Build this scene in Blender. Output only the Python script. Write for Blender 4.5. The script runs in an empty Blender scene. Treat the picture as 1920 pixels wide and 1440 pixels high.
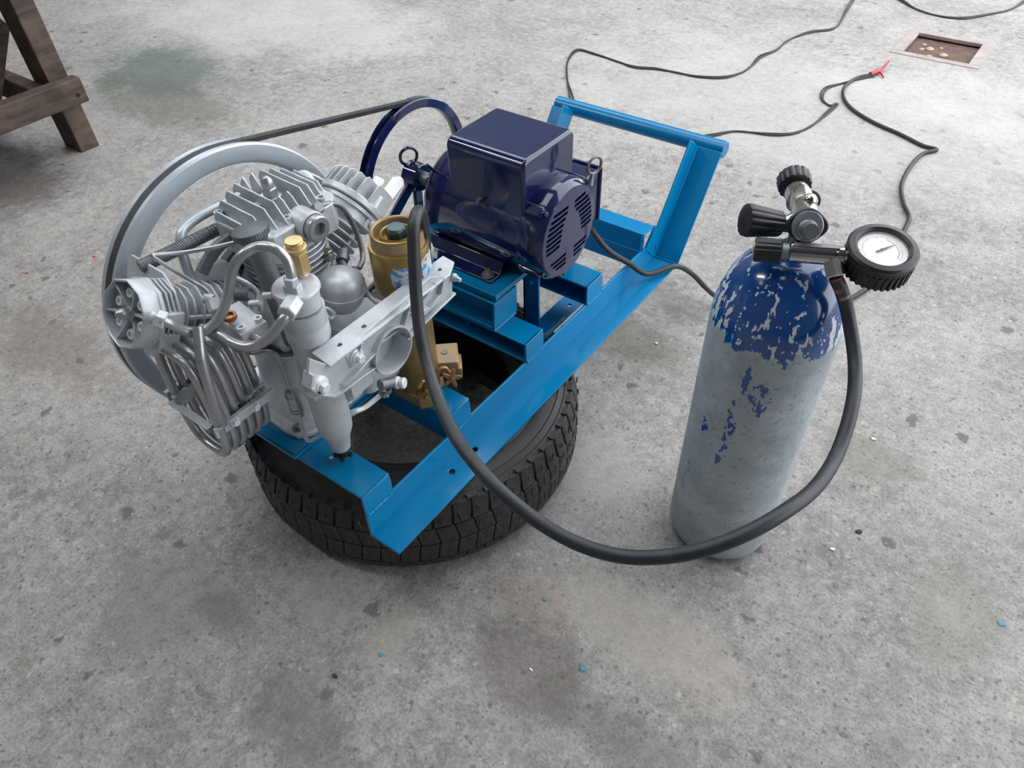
import bpy, bmesh, math, random
from mathutils import Vector as V, Matrix
from math import sin, cos, pi, radians
random.seed(7)
sc = bpy.context.scene
COL = sc.collection

# ------------------------------------------------------------------ camera, world, light, exposure
cam_d = bpy.data.cameras.new('camera'); cam = bpy.data.objects.new('camera', cam_d); COL.objects.link(cam)
cam_d.sensor_width = 36.0; cam_d.lens = 1390.953*36/1920; cam_d.clip_start = .02
def _cam():
    h, p, r = radians(127.66364), radians(44.19720), radians(-2.06981)
    f = V((cos(p)*cos(h), cos(p)*sin(h), -sin(p))); rt = V((sin(h), -cos(h), 0)); up = rt.cross(f)
    R = cos(r)*rt+sin(r)*up; U = -sin(r)*rt+cos(r)*up
    m = Matrix(((R.x, U.x, -f.x, 0), (R.y, U.y, -f.y, 0), (R.z, U.z, -f.z, 1.2), (0, 0, 0, 1)))
    cam.matrix_world = m
_cam(); sc.camera = cam
w = bpy.data.worlds.new('overcast_sky'); sc.world = w; w.use_nodes = True
bg = w.node_tree.nodes['Background']; bg.inputs['Color'].default_value = (.93, .965, 1.0, 1); bg.inputs['Strength'].default_value = 2.75
sc.view_settings.view_transform = 'Standard'; sc.view_settings.look = 'None'
sc.view_settings.gamma = 1; sc.view_settings.use_curve_mapping = False
sc.view_settings.exposure = 0.37

# long tube lamp hanging under the roof to the left
ld = bpy.data.lights.new('tube_lamp', 'AREA'); ld.shape = 'RECTANGLE'; ld.size = 1.3; ld.size_y = .22; ld.energy = 30; ld.color = (.97, .985, 1)
lo = bpy.data.objects.new('tube_lamp', ld); COL.objects.link(lo); lo.location = (-2.95, -.5, 3.25)

# ------------------------------------------------------------------ materials
MAT = {}
def mat(name, col, rough=.5, metal=0, coat=0, noise=0, nscale=30, bump=0, bscale=60, col2=None, spec=.5, coatr=.05, coatior=1.5):
    m = bpy.data.materials.new(name); m.use_nodes = True; nt = m.node_tree; b = nt.nodes['Principled BSDF']
    b.inputs['Base Color'].default_value = (*col, 1); b.inputs['Roughness'].default_value = rough
    b.inputs['Metallic'].default_value = metal; b.inputs['Coat Weight'].default_value = coat
    b.inputs['Coat IOR'].default_value = coatior; b.inputs['Coat Roughness'].default_value = coatr; b.inputs['Specular IOR Level'].default_value = spec
    tc = nt.nodes.new('ShaderNodeTexCoord')
    if noise or col2:
        n = nt.nodes.new('ShaderNodeTexNoise'); n.inputs['Scale'].default_value = nscale; n.inputs['Detail'].default_value = 6
        n.inputs['Roughness'].default_value = .65
        nt.links.new(tc.outputs['Object'], n.inputs['Vector'])
        r = nt.nodes.new('ShaderNodeValToRGB'); r.color_ramp.elements[0].position = .35; r.color_ramp.elements[1].position = .65
        c2 = col2 or tuple(c*(1-noise) for c in col)
        r.color_ramp.elements[0].color = (*c2, 1); r.color_ramp.elements[1].color = (*col, 1)
        nt.links.new(n.outputs['Fac'], r.inputs['Fac']); nt.links.new(r.outputs['Color'], b.inputs['Base Color'])
    if bump:
        n2 = nt.nodes.new('ShaderNodeTexNoise'); n2.inputs['Scale'].default_value = bscale; n2.inputs['Detail'].default_value = 4
        nt.links.new(tc.outputs['Object'], n2.inputs['Vector'])
        bp = nt.nodes.new('ShaderNodeBump'); bp.inputs['Strength'].default_value = bump; bp.inputs['Distance'].default_value = .002
        nt.links.new(n2.outputs['Fac'], bp.inputs['Height']); nt.links.new(bp.outputs['Normal'], b.inputs['Normal'])
    MAT[name] = m; return m
mat('silver_paint', (.58, .61, .64), .40, .30, noise=.18, nscale=25, bump=.12, bscale=220)
mat('silver_cast', (.58, .61, .64), .42, .30, noise=.25, nscale=40, bump=.35, bscale=260)
mat('flywheel_paint', (.49, .535, .58), .34, .35, noise=.05, nscale=15)
mat('pipe_steel', (.46, .465, .48), .32, .7, noise=.2, nscale=30)
mat('dull_steel', (.24, .25, .27), .45, .7, noise=.3, nscale=60)
mat('dark_cap', (.16, .185, .195), .5, .6, noise=.2, nscale=60)
mat('bright_silver', (.78, .80, .82), .38, .25)
mat('blue_paint', (.0005, .195, .43), .24, 0, coat=.25, spec=.3, noise=.06, nscale=8, bump=.06, bscale=90, coatr=.12)
mat('navy_paint', (.008, .013, .070), .14, 0, coat=.8, coatior=1.5, spec=.35, noise=.05, nscale=10, bump=.03, bscale=60, coatr=.04)
mat('navy_flat', (.006, .007, .02), .5)
mat('belt_rubber', (.045, .047, .05), .6, noise=.3, nscale=50)
mat('hose_rubber', (.028, .032, .038), .48, noise=.35, nscale=35, bump=.15, bscale=300)
mat('cord_rubber', (.022, .022, .024), .55)
mat('black_plastic', (.018, .019, .021), .38, noise=.2)
mat('tire_rubber', (.020, .020, .021), .62, col2=(.032, .028, .024), nscale=14, bump=.5, bscale=180)
mat('tire_block', (.015, .015, .017), .6, col2=(.040, .035, .031), nscale=70, bump=.4, bscale=200)
mat('gravel_dust', (.13, .115, .10), .9, col2=(.03, .028, .026), nscale=90)
mat('gold_paint', (.40, .27, .095), .38, .65, noise=.3, nscale=22, bump=.15, bscale=150)
mat('gold_worn', (.30, .255, .22), .5, .5, col2=(.42, .28, .12), nscale=50, bump=.3)
mat('brass', (.66, .49, .23), .33, .6, noise=.15)
mat('bronze', (.40, .21, .08), .38, .6, col2=(.24, .15, .10), nscale=40)
mat('zinc', (.55, .53, .47), .3, .85, noise=.3, nscale=80)
mat('seal_grey', (.26, .29, .30), .35, .3)
mat('teal_bolt', (.14, .19, .20), .4, .7, noise=.4, nscale=60)
mat('chrome', (.60, .59, .57), .10, 1, noise=.1)
mat('worn_chrome', (.35, .31, .27), .2, .9, col2=(.52, .5, .47), nscale=40)
mat('rusty_fitting', (.30, .26, .22), .5, .5, col2=(.30, .10, .06), nscale=50)
mat('dial_white', (.88, .85, .84), .6)
mat('dial_black', (.02, .02, .02), .6)
mat('dial_red', (.5, .12, .1), .6)
mat('red_tape', (.42, .015, .04), .35)
mat('copper_ring', (.35, .13, .05), .4, .6)
mat('dark_void', (.006, .006, .008), .8)
mat('black_ring', (.02, .022, .026), .45)
mat('rust_metal', (.15, .085, .068), .8, .1, col2=(.075, .045, .040), nscale=25, bump=.4)
mat('drain_frame', (.36, .335, .325), .7, 0, col2=(.27, .215, .20), nscale=12)
mat('stain_dark', (.03, .03, .03), .7)
mat('chip_cyan', (.07, .27, .36), .7)
mat('chip_white', (.75, .74, .70), .6)
mat('chip_red', (.45, .05, .06), .6)
mat('wall_plaster', (.30, .30, .29), .9)
mat('roof_sheet', (.13, .13, .14), .8)
mat('yard_wall', (.10, .11, .11), .8)

def glass():
    m = bpy.data.materials.new('gauge_glass'); m.use_nodes = True; nt = m.node_tree; nt.nodes.clear()
    o = nt.nodes.new('ShaderNodeOutputMaterial'); mx = nt.nodes.new('ShaderNodeMixShader'); tr = nt.nodes.new('ShaderNodeBsdfTransparent'); gl = nt.nodes.new('ShaderNodeBsdfGlossy'); fr = nt.nodes.new('ShaderNodeLayerWeight'); pw = nt.nodes.new('ShaderNodeMath'); pw.operation = 'POWER'; pw.inputs[1].default_value = 4; ad = nt.nodes.new('ShaderNodeMath'); ad.operation = 'ADD'; ad.inputs[1].default_value = .04
    gl.inputs['Roughness'].default_value = .04; fr.inputs['Blend'].default_value = .5; nt.links.new(fr.outputs['Facing'], pw.inputs[0]); nt.links.new(pw.outputs[0], ad.inputs[0])
    nt.links.new(ad.outputs[0], mx.inputs[0]); nt.links.new(tr.outputs[0], mx.inputs[1]); nt.links.new(gl.outputs[0], mx.inputs[2]); nt.links.new(mx.outputs[0], o.inputs[0])
    MAT['glass'] = m
glass()

class NT:
    def __init__(s, name):
        s.m = bpy.data.materials.new(name); s.m.use_nodes = True; s.t = s.m.node_tree; s.b = s.t.nodes['Principled BSDF']; MAT[name] = s.m
        s.tc = s.t.nodes.new('ShaderNodeTexCoord')
    def n(s, kind, **kw):
        x = s.t.nodes.new('ShaderNode'+kind)
        for k, v in kw.items():
            if k in x.inputs: x.inputs[k].default_value = v
            else: setattr(x, k, v)
        return x
    def l(s, a, b): s.t.links.new(a, b)
    def noise(s, scale, detail=6, rough=.6, vec=None, dist=0):
        x = s.n('TexNoise', Scale=scale, Detail=detail, Roughness=rough, Distortion=dist); s.l(vec or s.tc.outputs['Object'], x.inputs['Vector']); return x.outputs['Fac']
    def ramp(s, fac, p0, p1, c0=0, c1=1):
        x = s.n('ValToRGB'); e = x.color_ramp.elements; e[0].position = p0; e[1].position = p1
        f = lambda c: (c, c, c, 1) if not isinstance(c, tuple) else (*c, 1)
        e[0].color = f(c0); e[1].color = f(c1); s.l(fac, x.inputs['Fac']); return x.outputs['Color']
    def mix(s, fac, a, b, mode='MIX'):
        x = s.n('Mix', data_type='RGBA', blend_type=mode)
        for k, v in ((0, fac), (6, a), (7, b)):
            if isinstance(v, (int, float)): x.inputs[k].default_value = v if k == 0 else (v, v, v, 1)
            elif isinstance(v, tuple): x.inputs[k].default_value = (*v, 1)
            else: s.l(v, x.inputs[k])
        return x.outputs[2]
    def math(s, op, a, b=0):
        x = s.n('Math', operation=op)
        for k, v in ((0, a), (1, b)):
            if isinstance(v, (int, float)): x.inputs[k].default_value = v
            else: s.l(v, x.inputs[k])
        return x.outputs[0]
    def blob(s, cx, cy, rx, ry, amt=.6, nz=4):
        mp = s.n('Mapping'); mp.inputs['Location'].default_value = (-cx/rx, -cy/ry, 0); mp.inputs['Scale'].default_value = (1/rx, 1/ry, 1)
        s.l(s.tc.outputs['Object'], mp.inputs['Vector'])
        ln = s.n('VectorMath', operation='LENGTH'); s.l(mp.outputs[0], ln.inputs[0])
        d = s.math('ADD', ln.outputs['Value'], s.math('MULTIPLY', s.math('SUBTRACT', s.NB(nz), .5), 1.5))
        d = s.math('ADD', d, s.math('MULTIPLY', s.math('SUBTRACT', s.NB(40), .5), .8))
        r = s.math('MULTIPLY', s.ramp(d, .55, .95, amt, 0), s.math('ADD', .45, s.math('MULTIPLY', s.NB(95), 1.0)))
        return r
    def NB(s, sc):
        if not hasattr(s, 'nb'): s.nb = {}
        if sc not in s.nb: s.nb[sc] = s.noise(sc, 7, .7)
        return s.nb[sc]
    def bump(s, h, strength, dist):
        x = s.n('Bump'); x.inputs['Strength'].default_value = strength; x.inputs['Distance'].default_value = dist
        s.l(h, x.inputs['Height']); return x

def concrete():
    s = NT('concrete'); o = s.tc.outputs['Object']
    big = s.noise(1.1, 5, .6); mid = s.noise(4.5, 8, .7, dist=.4); fine = s.noise(38, 8, .75); grit = s.noise(170, 6, .8)
    c = s.mix(s.ramp(big, .38, .62), (.285, .268, .257), (.39, .372, .358))
    c = s.mix(s.math('MULTIPLY', s.ramp(mid, .45, .60), .7), c, (.46, .44, .425))
    c = s.mix(s.math('MULTIPLY', s.ramp(s.noise(2.3, 9, .72, dist=.8), .50, .64), .45), c, (.205, .193, .187))
    c = s.mix(s.math('MULTIPLY', s.ramp(s.noise(11, 9, .78, dist=.5), .50, .60), .35), c, (.22, .21, .195))
    c = s.mix(s.math('MULTIPLY', s.ramp(fine, .46, .62), .55), c, (.53, .51, .49))
    c = s.mix(s.math('MULTIPLY', s.ramp(fine, .32, .46, 1, 0), .5), c, (.20, .19, .18))
    c = s.mix(s.math('MULTIPLY', s.ramp(grit, .38, .50, 1, 0), .55), c, (.15, .145, .135))
    c = s.mix(s.math('MULTIPLY', s.ramp(grit, .54, .66), .5), c, (.60, .58, .54))
    gate = s.ramp(s.noise(1.7, 4, .6), .46, .60)
    c = s.mix(s.math('MULTIPLY', s.math('MULTIPLY', s.ramp(s.noise(24, 9, .8, dist=.6), .48, .57), gate), .55), c, (.16, .152, .145))
    c = s.mix(s.math('MULTIPLY', s.ramp(s.noise(48, 8, .8, dist=.4), .54, .62), .35), c, (.58, .56, .53))
    # small pits and stones: soft sparse spots
    def spots(scale, thr, gate, amt, soft=.12):
        v = s.n('TexVoronoi', Scale=scale); v.feature = 'F1'
        wv = s.n('VectorMath', operation='ADD'); nn = s.n('TexNoise', Scale=scale*2.2, Detail=4)
        s.l(o, nn.inputs['Vector']); sub = s.n('VectorMath', operation='SCALE'); sub.inputs['Scale'].default_value = .8/scale
        s.l(nn.outputs['Color'], sub.inputs[0]); s.l(o, wv.inputs[0]); s.l(sub.outputs[0], wv.inputs[1]); s.l(wv.outputs[0], v.inputs['Vector'])
        sep = s.n('SeparateColor'); s.l(v.outputs['Color'], sep.inputs[0])
        sz = s.math('MULTIPLY', s.ramp(sep.outputs[0], gate, 1.0), thr)
        mk = s.ramp(s.math('SUBTRACT', sz, v.outputs['Distance']), 0, soft)
        return mk, s.math('MULTIPLY', mk, amt)
    mk1, f1 = spots(20, .36, .74, .8)
    mk2, f2 = spots(85, .42, .62, .6)
    mk3, f3 = spots(60, .36, .80, .6)
    mk4, f4 = spots(190, .5, .5, .5)
    c2 = s.mix(f2, c, (.11, .108, .105)); c2 = s.mix(f4, c2, (.14, .135, .13)); c2 = s.mix(f1, c2, (.13, .12, .108)); c2 = s.mix(f3, c2, (.58, .56, .52))
    # dirty floor patches, plus shade and far daylight painted into the colour
    for (cx, cy, rx, ry, amt, nz, col) in STAINS_AND_SHADING:
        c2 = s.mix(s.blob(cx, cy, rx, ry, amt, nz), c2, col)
    c2 = s.mix(1.0, c2, (.885, .88, .87), 'MULTIPLY')
    s.l(c2, s.b.inputs['Base Color']); s.b.inputs['Roughness'].default_value = .78; s.b.inputs['Specular IOR Level'].default_value = .35
    h = s.math('ADD', s.math('MULTIPLY', fine, .6), s.math('MULTIPLY', grit, .5)); h = s.math('SUBTRACT', h, s.math('MULTIPLY', mk1, .35)); h = s.math('SUBTRACT', h, s.math('MULTIPLY', mk2, .25))
    bp = s.bump(h, .55, .004); s.l(bp.outputs[0], s.b.inputs['Normal'])
# centre x, y, radii, amount, edge noise, colour (floor blotches, painted shade and light)
STAINS_AND_SHADING = [
 (-.815, .725, .24, .24, .8, 6, (.075, .066, .058)),  # mostly the tyre's inner shade, painted into the floor colour
 (*(-0.3330, 0.4472, 0.0000)[:2], .13, .10, .55, 9, (.12, .105, .095)),
 (*(-0.1328, 0.4343, 0.0000)[:2], .20, .06, .45, 9, (.13, .125, .115)),
 (*(-0.9424, 0.1583, 0.0000)[:2], .16, .14, .45, 6, (.20, .195, .185)),
 (*(-0.5736, 0.1575, 0.0000)[:2], .12, .08, .55, 6, (.155, .155, .155)),
 (*(-0.5537, 0.3597, 0.0000)[:2], .05, .09, .55, 8, (.42, .40, .37)),
 (*(-0.8300, 0.2125, 0.0000)[:2], .08, .05, .5, 8, (.17, .165, .155)),
 (*(-1.7797, 0.4301, 0.0000)[:2], .30, .12, .5, 5, (.16, .14, .12)),
 (*(-0.3931, 0.5484, 0.0000)[:2], .10, .05, .35, 8, (.24, .19, .155)),
 (*(-0.5954, 1.2691, 0.0000)[:2], .16, .10, .55, 6, (.15, .155, .10)),
 (*(-0.6221, 1.4565, 0.0000)[:2], .14, .10, .45, 9, (.16, .155, .145)),
 (*(-0.0148, 1.2194, 0.0000)[:2], .12, .07, .45, 7, (.20, .205, .16)),
 (*(-3.1160, 1.6713, 0.0000)[:2], .42, .30, .75, 4, (.10, .145, .125)),
 (*(-2.8323, 1.4738, 0.0000)[:2], .50, .20, .6, 4, (.15, .14, .125)),
 (*(-0.2143, 0.6134, 0.0000)[:2], .24, .10, .55, 5, (.50, .465, .425)),
 (*(-0.4595, 0.8733, 0.0000)[:2], .12, .12, .45, 5, (.48, .45, .42)),
 (*(-0.6971, 0.3455, 0.0000)[:2], .10, .07, .4, 7, (.46, .44, .41)),
 (*(-2.7432, 0.8251, 0.0000)[:2], .40, .20, .7, 4, (.085, .075, .066)),  # dark oily patch deepened with the bench's painted shade
 (*(0.2206, 0.9594, 0.0000)[:2], .10, .14, .35, 8, (.22, .22, .19)),
 (*(-3.2028, 2.3934, 0.0000)[:2], 1.1, .55, .4, 3, (.66, .66, .655)),  # from here on, pale patches paint brighter daylight into the far floor
 (*(-0.3551, 3.1252, 0.0000)[:2], .55, .35, .28, 3, (.60, .60, .595)),
 (*(-0.7468, 2.7623, 0.0000)[:2], 1.2, .7, .35, 3, (.60, .59, .575)),
]
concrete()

def wood():
    s = NT('old_wood')
    mp = s.n('Mapping'); mp.inputs['Scale'].default_value = (30, 4, 30); s.l(s.tc.outputs['Object'], mp.inputs['Vector'])
    g = s.noise(1, 8, .7, vec=mp.outputs[0]); big = s.noise(9, 5, .6)
    c = s.mix(s.ramp(g, .35, .65), (.036, .025, .021), (.105, .075, .062)); c = s.mix(s.ramp(big, .45, .7, 0, .6), c, (.17, .12, .085))
    s.l(c, s.b.inputs['Base Color']); s.b.inputs['Roughness'].default_value = .85
    bp = s.bump(g, .6, .004); s.l(bp.outputs[0], s.b.inputs['Normal'])
wood()

def tank_paint():
    s = NT('tank_paint'); o = s.tc.outputs['Object']
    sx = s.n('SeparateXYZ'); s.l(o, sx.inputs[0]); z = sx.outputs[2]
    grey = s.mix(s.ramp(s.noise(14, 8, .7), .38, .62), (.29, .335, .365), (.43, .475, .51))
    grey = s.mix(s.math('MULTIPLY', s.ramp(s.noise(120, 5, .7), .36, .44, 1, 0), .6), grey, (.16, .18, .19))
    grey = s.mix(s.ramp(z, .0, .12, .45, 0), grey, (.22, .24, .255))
    # vertical chips: noise stretched along z, plus small round spots
    def stretched(sx_, sz_, det=4, dist=.3):
        mp = s.n('Mapping'); mp.inputs['Scale'].default_value = (sx_, sx_, sz_); s.l(o, mp.inputs['Vector']); return s.noise(1, det, .55, vec=mp.outputs[0], dist=dist)
    st = stretched(62, 11, 4, .1); st2 = stretched(125, 90, 3, 0)
    low = s.ramp(z, .53, .61, .075, 0)
    chip1 = s.math('GREATER_THAN', s.math('ADD', s.math('ADD', s.math('MULTIPLY', st, .7), s.math('MULTIPLY', st2, .3)), low), .592)
    chip2 = s.math('GREATER_THAN', s.math('ADD', st2, s.math('MULTIPLY', low, .8)), .68)
    top = s.math('LESS_THAN', z, .622)
    chips = s.math('MULTIPLY', s.math('MAXIMUM', chip1, chip2), top)
    edge = s.math('GREATER_THAN', s.math('ADD', s.math('ADD', z, s.math('MULTIPLY', s.math('SUBTRACT', s.noise(40, 5, .65), .5), .075)), s.math('MULTIPLY', s.math('SUBTRACT', st, .5), -.05)), .512)
    m1 = s.math('MULTIPLY', s.math('SUBTRACT', 1, chips), edge)
    # leftover blue flakes on the body
    m2 = m1; fn = stretched(120, 75, 3)
    for (cx, cy, cz, rx, rz, th) in FLAKES:
        mp3 = s.n('Mapping'); mp3.inputs['Location'].default_value = (-cx/rx, -cy/rx, -cz/rz); mp3.inputs['Scale'].default_value = (1/rx, 1/rx, 1/rz)
        s.l(o, mp3.inputs['Vector']); ln = s.n('VectorMath', operation='LENGTH'); s.l(mp3.outputs[0], ln.inputs[0])
        fl = s.math('GREATER_THAN', fn, s.math('ADD', th, s.math('MULTIPLY', s.math('MULTIPLY', ln.outputs['Value'], ln.outputs['Value']), .10)))
        m2 = s.math('MAXIMUM', m2, s.math('MULTIPLY', fl, s.math('LESS_THAN', ln.outputs['Value'], 1.5)))
    grey = s.mix(s.math('MULTIPLY', s.math('MULTIPLY', chips, edge), .8), grey, (.62, .66, .70))
    c = s.mix(m2, grey, (.004, .060, .25))
    s.l(c, s.b.inputs['Base Color']); s.l(s.ramp(m2, 0, 1, .55, .18), s.b.inputs['Roughness'])
    s.l(s.ramp(m2, 0, 1, 0, .6), s.b.inputs['Coat Weight'])
    bp = s.bump(s.math('ADD', m2, s.math('MULTIPLY', s.noise(60, 5), .4)), .35, .001); s.l(bp.outputs[0], s.b.inputs['Normal'])
TX, TY = -.20, .888
FLAKES = [(.022, -.089, .437, .020, .034, .50), (.030, -.088, .415, .012, .018, .47), (-.001, -.0925, .350, .010, .055, .50), (.006, -.0922, .463, .005, .018, .38), (-.006, -.0923, .283, .004, .018, .40), (-.040, -.0834, .329, .006, .022, .47), (-.056, -.073, .165, .006, .05, .50)]
tank_paint()

def label_mat():
    s = NT('worn_label'); o = s.tc.outputs['Object']
    mp = s.n('Mapping'); mp.inputs['Scale'].default_value = (60, 60, 130); s.l(o, mp.inputs['Vector'])
    n = s.noise(1, 3, .5, vec=mp.outputs[0])
    c = s.mix(s.ramp(n, .55, .57), (.50, .52, .54), (.05, .25, .55)); c = s.mix(s.ramp(s.noise(90, 3), .6, .64), c, (.25, .19, .12))
    s.l(c, s.b.inputs['Base Color']); s.b.inputs['Roughness'].default_value = .6
label_mat()

# ------------------------------------------------------------------ mesh building
def basis(d):
    d = V(d).normalized(); a = V((0, 0, 1)) if abs(d.z) < .9 else V((1, 0, 0))
    u = a.cross(d).normalized(); return u, d.cross(u), d
class M:
    def __init__(s): s.v = []; s.f = []
    def add(s, vs, fs):
        k = len(s.v); s.v += [V(v) for v in vs]; s.f += [tuple(i+k for i in f) for f in fs]; return s
    def obox(s, c, ax, hs):
        c = V(c); a = [V(x).normalized()*h for x, h in zip(ax, hs)]
        vs = [c+a[0]*i+a[1]*j+a[2]*k for i in (-1, 1) for j in (-1, 1) for k in (-1, 1)]
        return s.add(vs, [(0, 1, 3, 2), (4, 6, 7, 5), (0, 4, 5, 1), (2, 3, 7, 6), (0, 2, 6, 4), (1, 5, 7, 3)])
    def bx(s, x0, x1, y0, y1, z0, z1):
        return s.obox(((x0+x1)/2, (y0+y1)/2, (z0+z1)/2), ((1, 0, 0), (0, 1, 0), (0, 0, 1)), (abs(x1-x0)/2, abs(y1-y0)/2, abs(z1-z0)/2))
    def lathe(s, o, d, prof, n=32, close=False, ph=0):
        u, v, d = basis(d); o = V(o); vs = []; fs = []; m = len(prof)
        for r, h in prof:
            for i in range(n):
                a = 2*pi*i/n+ph; vs.append(o+d*h+(u*cos(a)+v*sin(a))*r)
        for j in range(m if close else m-1):
            k = (j+1) % m
            for i in range(n):
                i2 = (i+1) % n; fs.append((j*n+i, j*n+i2, k*n+i2, k*n+i))
        if not close:
            if prof[0][0] > 1e-6: fs.append(tuple(range(n))[::-1])
            if prof[-1][0] > 1e-6: fs.append(tuple((m-1)*n+i for i in range(n)))
        return s.add(vs, fs)
    def cyl(s, a, b, r, r2=None, n=24, bev=0, ph=0):
        a = V(a); b = V(b); L = (b-a).length; r2 = r if r2 is None else r2
        p = [(r, 0), (r2, L)] if not bev else [(r-bev, 0), (r, bev), (r2, L-bev), (r2-bev, L)]
        return s.lathe(a, b-a, p, n, ph=ph)
    def hexn(s, a, b, r): return s.cyl(a, b, r, n=6, bev=min(r*.12, (V(b)-V(a)).length*.3))
    def sph(s, c, r, d=(0, 0, 1), sq=1, n=20, k=10):
        return s.lathe(c, d, [(r*sin(pi*i/k)+1e-7, -r*sq*cos(pi*i/k)) for i in range(k+1)], n)
    def prism(s, pts, vec):
        pts = [V(p) for p in pts]; n = len(pts); vec = V(vec)
        return s.add(pts+[p+vec for p in pts], [tuple(range(n))[::-1], tuple(range(n, 2*n))]+[(i, (i+1) % n, n+(i+1) % n, n+i) for i in range(n)])
    def tube(s, pts, r, n=12, sub=8, rf=None, smooth=True, closed=False):
        pts = [V(p) for p in pts]
        if smooth and len(pts) > 2:
            q = []; P = pts; N = len(P)
            rng = range(N) if closed else range(N-1)
            for i in rng:
                p0, p1, p2, p3 = (P[(i-1) % N], P[i], P[(i+1) % N], P[(i+2) % N]) if closed else (P[max(i-1, 0)], P[i], P[i+1], P[min(i+2, N-1)])
                for j in range(sub):
                    t = j/sub; q.append(.5*((2*p1)+(p2-p0)*t+(2*p0-5*p1+4*p2-p3)*t*t+(3*p1-p0-3*p2+p3)*t**3))
            if not closed: q.append(P[-1])
            pts = q
        N = len(pts); vs = []; fs = []; u = None; acc = 0
        for i, p in enumerate(pts):
            if closed: t = pts[(i+1) % N]-pts[i-1]
            else: t = pts[min(i+1, N-1)]-pts[max(i-1, 0)]
            t.normalize()
            if u is None: u = basis(t)[0]
            u = (u-t*u.dot(t)).normalized(); v = t.cross(u)
            if i: acc += (p-pts[i-1]).length
            rr = r if rf is None else rf(acc, i/max(N-1, 1))
            for k in range(n): a = 2*pi*k/n; vs.append(p+(u*cos(a)+v*sin(a))*rr)
        for i in range(N if closed else N-1):
            i2 = (i+1) % N
            for k in range(n): k2 = (k+1) % n; fs.append((i*n+k, i*n+k2, i2*n+k2, i2*n+k))
        if not closed: fs += [tuple(range(n))[::-1], tuple((N-1)*n+k for k in range(n))]
        return s.add(vs, fs)
    def put(s, name, m, parent=None, bevel=0, label=None, kind=None, smooth=True, cut=None, seg=2, origin=None):
        off = V((0, 0, 0))
        if parent is not None:
            off = root_loc(parent)
        if origin is not None: off = V(origin)
        me = bpy.data.meshes.new(name); me.from_pydata([v-off for v in s.v], [], s.f)
        bm = bmesh.new(); bm.from_mesh(me); bmesh.ops.recalc_face_normals(bm, faces=bm.faces)
        bm.to_mesh(me); bm.free()
        if cut is not None:
            c = bpy.data.meshes.new('cut'); c.from_pydata([v-off for v in cut.v], [], cut.f)
            b2 = bmesh.new(); b2.from_mesh(c); bmesh.ops.recalc_face_normals(b2, faces=b2.faces); b2.to_mesh(c); b2.free()
            oa = bpy.data.objects.new('a', me); ob = bpy.data.objects.new('b', c); COL.objects.link(oa); COL.objects.link(ob)
            md = oa.modifiers.new('x', 'BOOLEAN'); md.object = ob; md.operation = 'DIFFERENCE'; md.solver = 'EXACT'; md.use_self = True
            dg = bpy.context.evaluated_depsgraph_get(); dg.update()
            me2 = bpy.data.meshes.new_from_object(oa.evaluated_get(dg)); bpy.data.objects.remove(oa); bpy.data.objects.remove(ob)
            me2.name = name; me = me2
        if smooth:
            for p in me.polygons: p.use_smooth = True
            me.set_sharp_from_angle(angle=radians(38))
        me.materials.clear(); me.materials.append(MAT[m] if isinstance(m, str) else m)
        o = bpy.data.objects.new(name, me); COL.objects.link(o)
        if parent is not None:
            o.parent = parent
        if origin is not None and parent is None: o.location = origin
        if origin is not None and parent is not None: o.location = off-root_loc(parent)
        if bevel:
            b = o.modifiers.new('bevel', 'BEVEL'); b.width = bevel; b.segments = seg; b.limit_method = 'ANGLE'; b.angle_limit = radians(40)
            b.harden_normals = False
        if label: o['label'] = label
        if kind: o['kind'] = kind
        return o
def root_loc(o):
    l = V(o.location)
    while o.parent is not None: o = o.parent; l += V(o.location)
    return l
def thing(name, loc, label, cat, group=None):
    o = bpy.data.objects.new(name, None); COL.objects.link(o); o.location = loc; o.empty_display_size = .05
    o['label'] = label; o['category'] = cat
    if group: o['group'] = group
    return o
def tag(o, label, cat, group=None):
    o['label'] = label; o['category'] = cat
    if group: o['group'] = group
    return o
def copy_to(o, loc=None, parent=None):
    c = o.copy(); COL.objects.link(c)
    if parent is not None: c.parent = parent
    if loc is not None: c.location = loc
    return c
def lerp(a, b, t): return V(a)*(1-t)+V(b)*t

# ================================================================== SETTING
dx0, dx1, dy0, dy1 = -.633, -.290, 3.46, 3.78          # floor drain opening
fl = M(); xs = [-7, dx0, dx1, 5]; ys = [-4, dy0, dy1, 9]
for i in range(3):
    for j in range(3):
        if i == 1 and j == 1: continue
        fl.add([(xs[i], ys[j], 0), (xs[i+1], ys[j], 0), (xs[i+1], ys[j+1], 0), (xs[i], ys[j+1], 0)], [(0, 1, 2, 3)])
fl.add([(-7, -4, -.2), (5, -4, -.2), (5, 9, -.2), (-7, 9, -.2)], [(0, 3, 2, 1)])
fo = fl.put('floor', 'concrete', smooth=False, kind='structure')
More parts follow.
